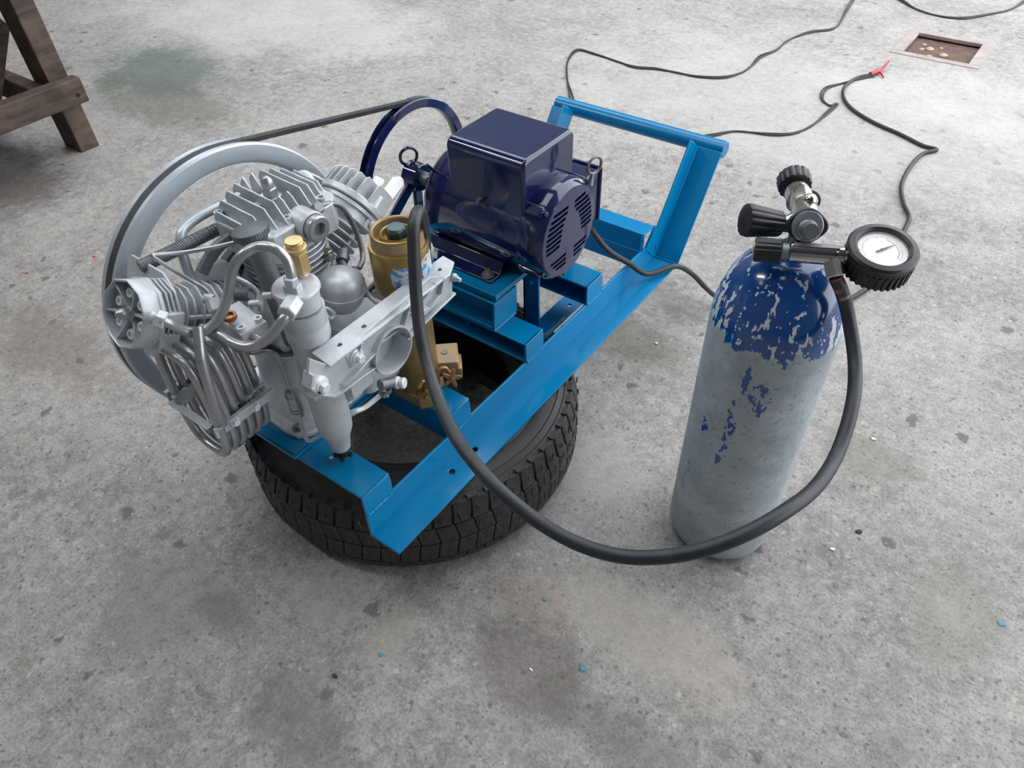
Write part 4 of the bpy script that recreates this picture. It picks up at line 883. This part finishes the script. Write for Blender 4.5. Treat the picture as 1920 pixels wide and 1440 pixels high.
for yy, zz in ((.302, .449), (.345, .449), (.372, .449)):
    k = M(); k.bx(-.855, -.765, yy-.006, yy+.006, zz, zz+.002); k.put('clamp_strap', S, cp, bevel=.0005, seg=1)
k = M()

# ---- cast bracket with empty clamp ring
BX = -.626
ring = V((-0.6260, 0.5299, 0.4983))
yL, yR = .386, .690
k = M()
out = [V((-0.6260, 0.3836, 0.5412)), V((-0.6260, 0.3985, 0.5772)), V((-0.6260, 0.4220, 0.5483)), V((-0.6260, 0.6305, 0.5641)), V((-0.6260, 0.6757, 0.5369)), V((-0.6260, 0.6724, 0.5109)), V((-0.6260, 0.5974, 0.5068)), V((-0.6260, 0.4966, 0.4872)), V((-0.6260, 0.4498, 0.4909)), V((-0.6260, 0.4162, 0.4978)), V((-0.6260, 0.3973, 0.5174))]
web = M(); web.prism([p-V((.007, 0, 0)) for p in out], (.005, 0, 0))
cut = M(); cut.cyl(ring-V((.06, 0, 0)), ring+V((.06, 0, 0)), .0345, n=48)
br = web.put('cast_bracket', S, cp, bevel=.0015, cut=cut)
# top flange
tf = M(); A, B = V((-0.6260, 0.4220, 0.5483)), V((-0.6260, 0.6685, 0.5491)); A2, B2 = V((-0.6260, 0.3985, 0.5772)), V((-0.6260, 0.6353, 0.5800))
zt = .552
fa = [V((-.621, .420, zt)), V((-.621, .664, zt)), V((-.636, .692, zt)), V((-.661, .695, zt)), V((-.661, .424, zt))]
cut = M()
for yy in (.457, .503, .664): cut.cyl((-.642, yy, zt-.02), (-.642, yy, zt+.02), .0035, n=14)
tf.prism(fa, (0, 0, -.004)); tf.put('bracket_flange', S, br, bevel=.001, cut=cut)
# bottom lip and rim edges of the web
def lip(a, b, dep=.018, th=.0020):
    a = V(a); b = V(b); dv = (b-a); k = M(); up_ = dv.normalized().cross(V((1, 0, 0))); k.obox((a+b)/2+V((-dep/2+.006, 0, 0)), (dv, (1, 0, 0), up_), (dv.length/2, dep/2, th)); return k
for a, b in ((V((-0.6260, 0.3973, 0.5174)), V((-0.6260, 0.4162, 0.4978))), (V((-0.6260, 0.4162, 0.4978)), V((-0.6260, 0.4946, 0.4928))), (V((-0.6260, 0.5604, 0.4968)), V((-0.6260, 0.6724, 0.5109))), (V((-0.6260, 0.3929, 0.5575)), V((-0.6260, 0.3836, 0.5412))), (V((-0.6260, 0.3836, 0.5412)), V((-0.6260, 0.3973, 0.5174)))):
    lip(a, b).put('bracket_edge', S, br, bevel=.0008, seg=1)
for a, b in ((V((-0.6260, 0.4329, 0.5045)), V((-0.6260, 0.4978, 0.5167))), (V((-0.6260, 0.4694, 0.5376)), V((-0.6260, 0.4794, 0.5495))), (V((-0.6260, 0.6034, 0.5426)), V((-0.6260, 0.6346, 0.5521))), (V((-0.6260, 0.5780, 0.5298)), V((-0.6260, 0.6119, 0.5223))), (V((-0.6260, 0.6119, 0.5223)), V((-0.6260, 0.6397, 0.5294))), (V((-0.6260, 0.6397, 0.5294)), V((-0.6260, 0.6504, 0.5522))), (V((-0.6260, 0.5562, 0.5229)), V((-0.6260, 0.5715, 0.5439)))):
    lip(a, b, .010, .0013).put('bracket_rib', S, br, bevel=.0006, seg=1)
k = M(); k.lathe(ring-V((.030, 0, 0)), (1, 0, 0), [(.0350, 0), (.0385, .0), (.0385, .036), (.0378, .037), (.0358, .037), (.0350, .035)], 56, close=True); rg = k.put('clamp_ring', S, br)
k = M(); k.cyl(ring-V((.030, 0, 0)), ring-V((.027, 0, 0)), .0355, n=48); k.put('ring_back', 'flywheel_paint', rg)
k = M(); k.obox(ring+V((-.018, .004, .009)), ((0, 1, -.05), (1, 0, 0), (0, .05, 1)), (.030, .006, .0013)); k.obox(ring+V((-.018, -.026, -.006)), ((0, 0, 1), (1, 0, 0), (0, 1, 0)), (.022, .006, .0012)); k.cyl(ring+V((-.024, -.024, .012)), ring+V((-.010, -.024, .012)), .0045, n=14); k.put('inner_rib', 'bright_silver', rg, bevel=.0005, seg=1)
for p, r in ((V((-0.6260, 0.4009, 0.5302)), .0105), (V((-0.6260, 0.4669, 0.5317)), .0095), (V((-0.6260, 0.5783, 0.5442)), .007), (V((-0.6260, 0.6769, 0.5362)), .005)):
    p = p-V((.003, 0, 0)); k = M(); k.cyl(p, p+V((.006, 0, 0)), r*1.25, n=24, bev=.001); k.cyl(p+V((.006, 0, 0)), p+V((.009, 0, 0)), r, n=24); k.hexn(p+V((.009, 0, 0)), p+V((.016, 0, 0)), r*.72); k.put('bracket_bolt', 'bright_silver' if r > .008 else S, br)
k = M(); k.obox(V((-0.6260, 0.4675, 0.5342))-V((.004, 0, 0)), ((1, 0, 0), (0, 1, .15), (0, -.15, 1)), (.004, .016, .015)); k.put('bolt_pad', S, br, bevel=.003)
k = M(); p = V((-0.6260, 0.4655, 0.4825))-V((.016, 0, 0)); k.obox(p, ((1, 0, 0), (0, 1, 0), (0, 0, 1)), (.018, .020, .014)); k.hexn(p+V((0, .004, -.012)), p+V((0, .004, -.030)), .0075); k.cyl(p+V((.004, -.012, -.012)), p+V((.004, -.012, -.024)), .009, n=16); k.put('lower_lug', S, br, bevel=.002)
k = M(); k.bx(-.700, -.655, .405, .49, .478, .484); k.put('rear_clamp', S, br, bevel=.001)

# ================================================================== GOLD FILTER TOWER
GX, GY = -.692, .636
gf = thing('filter_canister', (GX, GY, .295), 'gold painted filter canister with worn blue label and hex bolt on top', 'filter')
k = M(); k.lathe((GX, GY, .31), (0, 0, 1), [(.034, 0), (.036, .002), (.035, .198), (.037, .202), (.0425, .210), (.0445, .217), (.0445, .284), (.0435, .287), (.040, .2875), (.0395, .289), (.030, .289)], 64); can = k.put('canister', 'gold_paint', gf)
k = M(); k.lathe((GX, GY, .5985), (0, 0, 1), [(.032, 0), (.0390, 0), (.0390, .019), (.0375, .0205), (.0355, .0205), (.034, .019), (.033, .006)], 56, close=True); k.put('top_collar', 'gold_worn', can)
k = M(); k.lathe((GX, GY, .617), (0, 0, 1), [(.0345, 0), (.0392, 0), (.0388, .0018), (.037, .0028), (.0352, .0018)], 56, close=True); k.put('collar_edge', 'gold_paint', can)
k = M(); k.lathe((GX, GY, .5965), (0, 0, 1), [(.0005, .002), (.034, .002), (.034, .006), (.026, .007), (.0255, .016), (.024, .018), (.0215, .017), (.021, .008), (.0005, .008)], 56); k.put('cap_ring', 'gold_paint', can)
k = M(); k.hexn((GX, GY, .604), (GX, GY, .622), .0155); k.cyl((GX, GY, .622), (GX, GY, .6235), .013, .012, n=24); k.put('hex_bolt', 'teal_bolt', can)
for a in (40, 150, 260): k = M(); k.cyl((GX+.030*cos(radians(a)), GY+.030*sin(radians(a)), .604), (GX+.030*cos(radians(a)), GY+.030*sin(radians(a)), .6055), .0035, n=12); k.put('vent_hole', 'dark_void', can)
# label patches wrap round the can
def patch(a0, a1, z0, z1, r, seed):
    rnd = random.Random(seed); k = M(); vs = []; n = 14
    for i in range(n+1):
        a = a0+(a1-a0)*i/n
        e0 = z0+rnd.uniform(0, .004)+(.008 if i in (0, n) else 0); e1 = z1-rnd.uniform(0, .005)-(.006 if i in (0, n) else 0)
        for z in (e0, e1): vs.append((GX+r*cos(a), GY+r*sin(a), z))
    return k.add(vs, [(i*2, i*2+2, i*2+3, i*2+1) for i in range(n)])
patch(radians(-66), radians(-8), .545, .582, .0451, 3).put('label', 'worn_label', can)
patch(radians(-4), radians(38), .530, .588, .0451, 5).put('label', 'worn_label', can)
# clamp wire round the can, bottom valve block with star knobs
k = M(); k.tube([(-0.7350, 0.5917, 0.5429), (-0.7250, 0.5865, 0.5254), (-0.7100, 0.5850, 0.5158), (-0.6900, 0.5825, 0.5160), (-0.6700, 0.5836, 0.5182), (-0.6550, 0.5827, 0.5195)], .0038, n=10); k.put('support_wire', 'silver_paint', gf)
k = M(); k.lathe((GX-.01, GY+.050, .555), (.25, .95, .1), [(.001, .0), (.020, .001), (.026, .006), (.026, .012), (.018, .016), (.001, .017)], 32); k.put('side_disc', 'silver_paint', gf)
k = M(); k.bx(-.722, -.664, .600, .668, .2945, .318); k.put('valve_base', 'gold_worn', gf, bevel=.003)
k = M(); q = V((-.664, .618, .308)); k.obox(q, ((.8, -.6, 0), (.6, .8, 0), (0, 0, 1)), (.016, .014, .014)); vb1 = k.put('valve_block', 'gold_paint', gf, bevel=.002)
k = M(); q2 = V((-0.6744, 0.6912, 0.3350)); k.obox(q2, ((.75, .66, 0), (-.66, .75, 0), (0, 0, 1)), (.020, .026, .013)); k.bx(q2.x-.03, q2.x-.005, q2.y-.05, q2.y-.005, .308, .330); vb2 = k.put('valve_block', 'gold_worn', gf, bevel=.002)
k = M(); q3 = q2+V((.013, .002, -.012)); k.obox(q3, ((.75, .66, 0), (-.66, .75, 0), (0, 0, 1)), (.014, .020, .010)); k.put('block_face', 'gold_paint', vb2, bevel=.002)
k = M(); k.cyl(q2+V((-.004, 0, .012)), q2+V((-.004, 0, .0145)), .006, n=16); k.put('block_screw', 'dull_steel', vb2)
def star(c, nrm_, r, parent, m='bronze', pts=5):
    c = V(c); u, v, d_ = basis(nrm_); k = M(); o = []
    for i in range(pts*6):
        a = 2*pi*i/(pts*6); rr = r*(.66+.34*cos(pts*a)); o.append(c+(u*cos(a)+v*sin(a))*rr)
    k.prism(o, d_*.005); k.cyl(c-d_*.022, c, .0055, n=14); k.hexn(c-d_*.016, c-d_*.008, .008); k.cyl(c+d_*.005, c+d_*.008, .004, n=12)
    return k.put('star_knob', m, parent, bevel=.001)
star(V((-0.6320, 0.6538, 0.3413)), (.65, -.55, .25), .018, gf); star(V((-0.6320, 0.6062, 0.3449)), (.7, -.4, .4), .016, gf)
k = M(); k.tube([V((-0.6550, 0.5973, 0.3490)), V((-0.6550, 0.6077, 0.3554)), V((-0.6500, 0.6153, 0.3472)), V((-0.6500, 0.6163, 0.3277)), V((-0.6500, 0.6031, 0.3221))], .0035, n=8); k.put('spring_clip', 'bronze', gf)
k = M(); k.tube([V((-0.6550, 0.6409, 0.3427)), V((-0.6550, 0.6477, 0.3510)), V((-0.6500, 0.6584, 0.3503)), V((-0.6450, 0.6620, 0.3379))], .004, n=8); k.put('spring_clip', 'bronze', gf)

# ================================================================== SCUBA TANK
tk = thing('scuba_tank', (TX, TY, 0), 'grey dive tank with chipped blue shoulder standing on the floor', 'tank')
k = M(); R_ = .0925; prof = [(.0005, .0), (.062, .0), (.078, .006), (.088, .018), (.0915, .032), (R_, .05), (R_, .50)]
for j in range(1, 15):
    a = radians(j*90/14); prof.append((.018+(R_-.018)*cos(a)**.92 if j < 14 else .018, .50+.125*sin(a)))
prof += [(.0175, .632), (.0175, .638), (.0005, .638)]
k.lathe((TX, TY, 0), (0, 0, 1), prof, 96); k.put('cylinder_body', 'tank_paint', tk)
# the paint uses the body's own coordinates
va = V((-.48, .87, .02)).normalized(); vs_ = V((-.87, -.48, .03)).normalized()
vc = V((-0.1929, 0.8720, 0.6725))
k = M(); k.lathe((TX, TY, .634), (0, 0, 1), [(.016, 0), (.0165, .004), (.0135, .008), (.0125, .03)], 28); k.put('valve_neck', 'dull_steel', tk)
vcen = V((TX-.004, TY+.018, .672))
k = M(); k.lathe(vcen-va*.028, va, [(.014, 0), (.0175, .003), (.0175, .040), (.016, .044), (.0165, .048), (.0165, .070), (.0135, .078), (.012, .084)], 32)
vv = k.put('valve_body', 'worn_chrome', tk)
k = M(); k.sph(vcen+va*.012+V((.004, -.002, .015)), .0095, n=18, k=10); k.put('burst_plug', 'chrome', vv)
# valve handwheel (left black knob)
def knob(a, d_, r0, r1, L, ribs, parent, m='black_plastic', capm=None, name='knob'):
    a = V(a); u, v, d_ = basis(d_); k = M(); vs = []; nn = ribs*8; prf = [(.72, 0), (.98, .06), (1, .12), (1, .9), (.93, .98), (.80, 1)]
    for pr2, h in prf:
        for i in range(nn):
            q = 2*pi*i/nn; rr = (r0+(r1-r0)*h)*pr2*(1-.075*(.5-.5*cos(ribs*q))**2*(1 if .05 < h < .97 else .4)); vs.append(a+d_*(h*L)+(u*cos(q)+v*sin(q))*rr)
    fs = [(j*nn+i, j*nn+(i+1) % nn, (j+1)*nn+(i+1) % nn, (j+1)*nn+i) for j in range(len(prf)-1) for i in range(nn)]+[tuple(range(nn))[::-1], tuple((len(prf)-1)*nn+i for i in range(nn))]
    k.add(vs, fs); return k.put(name, m, parent)
hw0 = V((-0.2252, 0.8860, 0.6602)); hw1 = V((-0.2653, 0.8520, 0.6704)); 
k = M(); k.cyl(hw0+(vcen-hw0)*1.0, hw0, .0085, n=18); k.hexn(hw0+(hw0-hw1)*.25, hw0, .010); k.put('valve_stem', 'chrome', vv)
knob(hw0, hw1-hw0, .0165, .0225, (hw1-hw0).length, 14, tk, name='valve_handwheel')

# ================================================================== FILL YOKE WITH GAUGE
fy = thing('filling_yoke', V((-0.1667, 0.8600, 0.6471)), 'chrome filling yoke with ribbed black knobs clamped on tank valve', 'yoke')
ye = V((-0.2428, 0.9750, 0.6660)); yd = (ye-vcen).normalized()
k = M(); k.cyl(vcen+yd*.035, ye-yd*.012, .0185, .0165, n=28, bev=.002)
k.put('yoke_frame', 'worn_chrome', fy)
k = M(); k.hexn(ye-yd*.016, ye-yd*.004, .011); k.cyl(ye-yd*.005, ye+yd*.004, .008, n=14); k.put('yoke_screw', 'chrome', fy)
knob(ye, V((yd.x, yd.y, yd.z+.25)), .0225, .0235, .022, 16, fy, name='yoke_knob')
# black oval dust plate facing the front
pc_ = V((-0.1885, 0.8660, 0.6803)); pn = V((.42, -.80, .42)).normalized(); u, v, _ = basis(pn)
k = M(); o = [pc_+(u*cos(2*pi*i/36)*.0250+v*sin(2*pi*i/36)*.0215)*(1+.10*cos(4*pi*i/18)*.5) for i in range(36)]; k.prism(o, -pn*.007); k.put('yoke_plate', 'black_plastic', fy, bevel=.002)
k = M(); k.lathe(pc_, pn, [(.0195, -.001), (.0195, .0012), (.018, .002), (.0165, .0012), (.0005, .001)], 36); k.put('seal_disc', 'seal_grey', fy)
k = M(); k.lathe(pc_+pn*.001+V((0, 0, -.004)), pn, [(.0125, 0), (.0125, .004), (.010, .006), (.0095, .022)], 28); k.put('inlet_nipple', 'dull_steel', fy)
# horizontal manifold
m0, m1 = V((-0.1973, 0.8420, 0.6521)), V((-0.1313, 0.8680, 0.6561)); md_ = (m1-m0).normalized()
k = M(); k.cyl(m0, m0+(m1-m0)*.80, .0130, n=32, bev=.002); k.cyl(m0+(m1-m0)*.80, m0+(m1-m0)*.93, .0118, n=32, bev=.001); k.cyl(m0+(m1-m0)*.93, m1+md_*.006, .0075, n=20); mf = k.put('manifold', 'chrome', fy)
k = M(); k.obox(m0+(m1-m0)*.45+V((0, -.002, .0128)), (md_, (0, 1, 0), (0, 0, 1)), (.028, .004, .0006)); k.put('engraved_plate', 'dull_steel', mf)
kb = m0-md_*.008; k = M(); k.cyl(kb, m0+md_*.002, .0105, n=20); k.put('bleed_collar', 'seal_grey', mf)
knob(kb, -md_, .0150, .0160, .034, 14, fy, name='bleed_knob'); k = M(); k.cyl(kb-md_*.034, kb-md_*.0352, .0115, n=24); k.put('knob_insert', 'brass', fy)
hf0, hf1 = V((-0.1468, 0.8580, 0.6519)), V((-0.1335, 0.8460, 0.6358))
k = M(); k.hexn(hf0, hf1, .0125); k.put('outlet_nut', 'chrome', mf)
# gauge
gc = V((-0.0983, 0.8880, 0.6669)); gn = V((.10, -.17, 1)).normalized()
GR = .0425
k = M(); k.lathe(gc-gn*.032, gn, [(.038, 0), (.0405, .002), (GR-.0005, .024), (GR, .026), (GR-.0008, .0285), (GR, .031), (GR+.0005, .034), (GR-.002, .037), (.034, .0382), (.031, .036), (.0305, .029), (.0005, .029)], 72); gg = k.put('gauge_boot', 'black_plastic', fy)
u, v, _ = basis(gn)
k = M()
for i in range(34):
    a = 2*pi*i/34; q = u*cos(a)+v*sin(a); k.obox(gc-gn*.0195+q*(GR-.0005), (q, gn.cross(q), gn), (.0010, .0019, .0100))
k.put('boot_ribs', 'black_plastic', gg, kind='stuff')
k = M(); k.lathe(gc-gn*.0028, gn, [(.0302, 0), (.0302, .0012), (.0005, .0012)], 64); dl = k.put('dial', 'dial_white', gg)
# dial marks: direction basis as seen in the photo (right, up on the dial)
rt_ = V((.79, .61, 0)); rt_ = (rt_-gn*rt_.dot(gn)).normalized(); up_ = gn.cross(rt_)
dz = gc-gn*.0014
k = M()
for i in range(41):
    a = radians(225-i*270/40); q = rt_*cos(a)+up_*sin(a); L_ = .0030 if i % 5 == 0 else .0016
    k.obox(dz+q*(.0245-L_/2), (q, gn.cross(q), gn), (L_/2, .00022, .0001))
k.put('dial_ticks', 'dial_black', dl, kind='stuff', smooth=False)
k = M(); vs = []
for i in range(17):
    a = radians(225-270*.62-i*270*.38/16); q = rt_*cos(a)+up_*sin(a); vs += [dz+q*.0195, dz+q*.0205]
k.add(vs, [(i*2, i*2+1, i*2+3, i*2+2) for i in range(16)]); k.put('red_arc', 'dial_red', dl, smooth=False)
k = M(); nd = (rt_*.93+up_*.36).normalized(); np_ = gn.cross(nd); c0 = dz+gn*.0012-rt_*.001
k.prism([c0-nd*.008-np_*.0016, c0-nd*.008+np_*.0016, c0-nd*.002+np_*.0010, c0+nd*.005+np_*.0012, c0+nd*.020+np_*.0002, c0+nd*.020-np_*.0002, c0+nd*.005-np_*.0012, c0-nd*.002-np_*.0010], gn*.0005); k.cyl(c0, c0+gn*.0012, .0018, n=14); k.put('needle', 'dial_black', gg, smooth=False)
k = M(); k.lathe(gc+gn*.0022, gn, [(.0302, 0), (.018, .0003), (.0000001, .0005)], 48); k.f = [f for f in k.f if len(f) < 40]; k.put('gauge_glass', 'glass', gg)
k = M(); k.cyl(m1, gc-gn*.022-(gc-m1).normalized()*.03, .009, n=6); k.cyl(m1+md_*.002, m1+md_*.012, .013, .010, n=24); k.put('gauge_stem', 'worn_chrome', gg)
# cap tether
k = M(); k.tube([(-0.2311, 0.9550, 0.6710), (-0.2190, 0.9500, 0.6804), (-0.2071, 0.9450, 0.6833), (-0.1991, 0.9400, 0.6788), (-0.1983, 0.9350, 0.6719), (-0.2019, 0.9350, 0.6691)], .0018, n=8); k.put('cap_tether', 'cord_rubber', fy)

# ================================================================== LONG hz_ = hp_[:2]+[V(p) for p in ((-0.1057, 0.8550, 0.5824), (-0.0734, 0.8200, 0.5413), (-0.0528, 0.7650, 0.5210), (-0.0428, 0.7000, 0.4978), (-0.0459, 0.6300, 0.5010), (-0.0614, 0.5700, 0.5093), (-0.0847, 0.5250, 0.5019), (-0.1165, 0.4900, 0.4860), (-0.1541, 0.4650, 0.4689), (-0.1971, 0.4450, 0.4579), (-0.2459, 0.4300, 0.4601), (-0.2994, 0.4250, 0.4680), (-0.3502, 0.4250, 0.4846), (-0.4000, 0.4370, 0.4923), (-0.4500, 0.4585, 0.4930), (-0.5050, 0.4922, 0.4963), (-0.5500, 0.5237, 0.5117), (-0.5800, 0.5477, 0.5428), (-0.6000, 0.5698, 0.5845), (-0.6150, 0.5914, 0.6361), (-0.6250, 0.6079, 0.6654), (-0.6400, 0.6347, 0.6664), (-0.6580, 0.6591, 0.6360), (-0.6750, 0.6750, 0.5855), (-0.6900, 0.6868, 0.5445), (-0.7000, 0.6925, 0.5172))]
hp_ = [V((-0.1329, 0.8450, 0.6350)), V((-0.1222, 0.8500, 0.6173)), V((-.112, .868, .568)), V((-.095, .862, .535))]
hz_ = hp_[:2]+[V(p) for p in ((-0.1057, 0.8550, 0.5824), (-0.0734, 0.8200, 0.5413), (-0.0528, 0.7650, 0.5210), (-0.0428, 0.7000, 0.4978), (-0.0459, 0.6300, 0.5010), (-0.0614, 0.5700, 0.5093), (-0.0847, 0.5250, 0.5019), (-0.1165, 0.4900, 0.4860), (-0.1541, 0.4650, 0.4689), (-0.1971, 0.4450, 0.4579), (-0.2459, 0.4300, 0.4601), (-0.2994, 0.4250, 0.4680), (-0.3502, 0.4250, 0.4846), (-0.4000, 0.4370, 0.4923), (-0.4500, 0.4585, 0.4930), (-0.5050, 0.4922, 0.4963), (-0.5500, 0.5237, 0.5117), (-0.5800, 0.5477, 0.5428), (-0.6000, 0.5698, 0.5845), (-0.6150, 0.5914, 0.6361), (-0.6250, 0.6079, 0.6654), (-0.6400, 0.6347, 0.6664), (-0.6580, 0.6591, 0.6360), (-0.6750, 0.6750, 0.5855), (-0.6900, 0.6868, 0.5445), (-0.7000, 0.6925, 0.5172))]
k = M(); k.tube(hz_, .0088, n=20, sub=10); ho = k.put('air_hose', 'hose_rubber', None, origin=(-.4, .5, .48))
tag(ho, 'thick black rubber air hose arching from compressor to tank gauge', 'hose')
k = M(); k.tube([(-0.1335, 0.8460, 0.6358), (-0.1262, 0.8480, 0.6243), (-0.1177, 0.8520, 0.6086)], .0085, n=16); k.put('hose_fitting', 'rusty_fitting', ho)

# ================================================================== CORDS ON THE FLOOR
def cord(name, pts, r, label, cat='cord', m='cord_rubber', twin=0):
    pts = [V(p) for p in pts]; k = M()
    if twin:
        for s_ in (-1, 1):
            q = []
            for i, p in enumerate(pts):
                t_ = (pts[min(i+1, len(pts)-1)]-pts[max(i-1, 0)]).normalized(); n_ = V((-t_.y, t_.x, 0)); q.append(p+n_*s_*twin*(.6+.9*sin(i*1.9)))
            k.tube(q, r, n=8, sub=8)
    else: k.tube(pts, r, n=12, sub=10)
    o = k.put(name, m, None, origin=pts[len(pts)//2]); return tag(o, label, cat)
def fz(l, z): return [(x, y, z) for x, y in l]
cord('twin_wire', fz([(-1.44, 2.29), (-1.489, 2.365), (-1.598, 2.502), (-1.697, 2.657), (-1.732, 2.785), (-1.647, 2.788), (-1.523, 2.767), (-1.432, 2.755), (-1.354, 2.785), (-1.267, 2.794), (-1.182, 2.803), (-1.094, 2.847), (-1.053, 2.924), (-1.045, 3.006), (-1.053, 3.129), (-1.027, 3.228), (-1.026, 3.367), (-.986, 3.501), (-.923, 3.577), (-.911, 3.659), (-.937, 3.821), (-.965, 4.014), (-.99, 4.25), (-1.05, 4.6)], .0045), .0034, 'thin black twin wire winding over floor behind the blue handle', 'wire', twin=.0042)
cord('twin_wire', fz([(-.90, 4.25), (-.775, 4.13), (-.681, 4.039), (-.582, 3.999), (-.479, 4.023), (-.397, 4.133), (-.333, 4.24), (-.299, 4.398), (-.27, 4.6)], .0045), .0036, 'black twin wire sagging across top right corner beyond the drain', 'wire', twin=.0045)
cord('twin_wire', fz([(-1.02, 2.25), (-.918, 2.362), (-.865, 2.436), (-.803, 2.465), (-.739, 2.49), (-.684, 2.538), (-.654, 2.628), (-.645, 2.757), (-.642, 2.849), (-.658, 2.82), (-.702, 2.863), (-.722, 2.96), (-.686, 3.04), (-.636, 3.13), (-.611, 3.175)], .0045), .0032, 'thin black twin wire from blue handle to the red taped joint', 'wire', twin=.004)
pc = cord('power_cord', [(-0.6600, 1.1375, 0.3675), (-.655, 1.15, .345), (-.632, 1.17, .305), (-.605, 1.215, .258), (-.580, 1.262, .212), (-.548, 1.335, .203), (-.530, 1.40, .150), (-.512, 1.465, .075), (-.50, 1.52, .02), (-.47, 1.545, .008), (-.42, 1.57, .007), (-.33, 1.64, .007), (-.242, 1.687, .007), (-.217, 1.73, .007), (-.193, 1.819, .007), (-.187, 1.906, .007), (-.199, 2.116, .007), (-.208, 2.2, .007), (-.241, 2.265, .007), (-.277, 2.367, .007), (-.289, 2.495, .007), (-.281, 2.613, .007), (-.25, 2.67, .007), (-.298, 2.677, .007), (-.385, 2.721, .007), (-.484, 2.762, .007), (-.577, 2.826, .007), (-.636, 2.906, .007), (-.666, 3.01, .007), (-.653, 3.119, .007), (-.611, 3.178, .007)], .0062, 'black motor power cord leading over floor behind the tank to red tape')
k = M(); k.tube([(-.622, 3.168, .009), (-.612, 3.19, .010), (-.602, 3.215, .010)], .009, n=12); k.tube([(-.602, 3.215, .010), (-.597, 3.24, .014), (-.590, 3.285, .03)], .0075, n=8, rf=lambda s, t: .0075*(1-.6*t)); k.tube([(-.604, 3.21, .010), (-.590, 3.20, .009), (-.572, 3.175, .006)], .005, n=8, rf=lambda s, t: .005*(1-.4*t)); k.put('tape_joint', 'red_tape', pc, label='red insulation tape with loose ends')
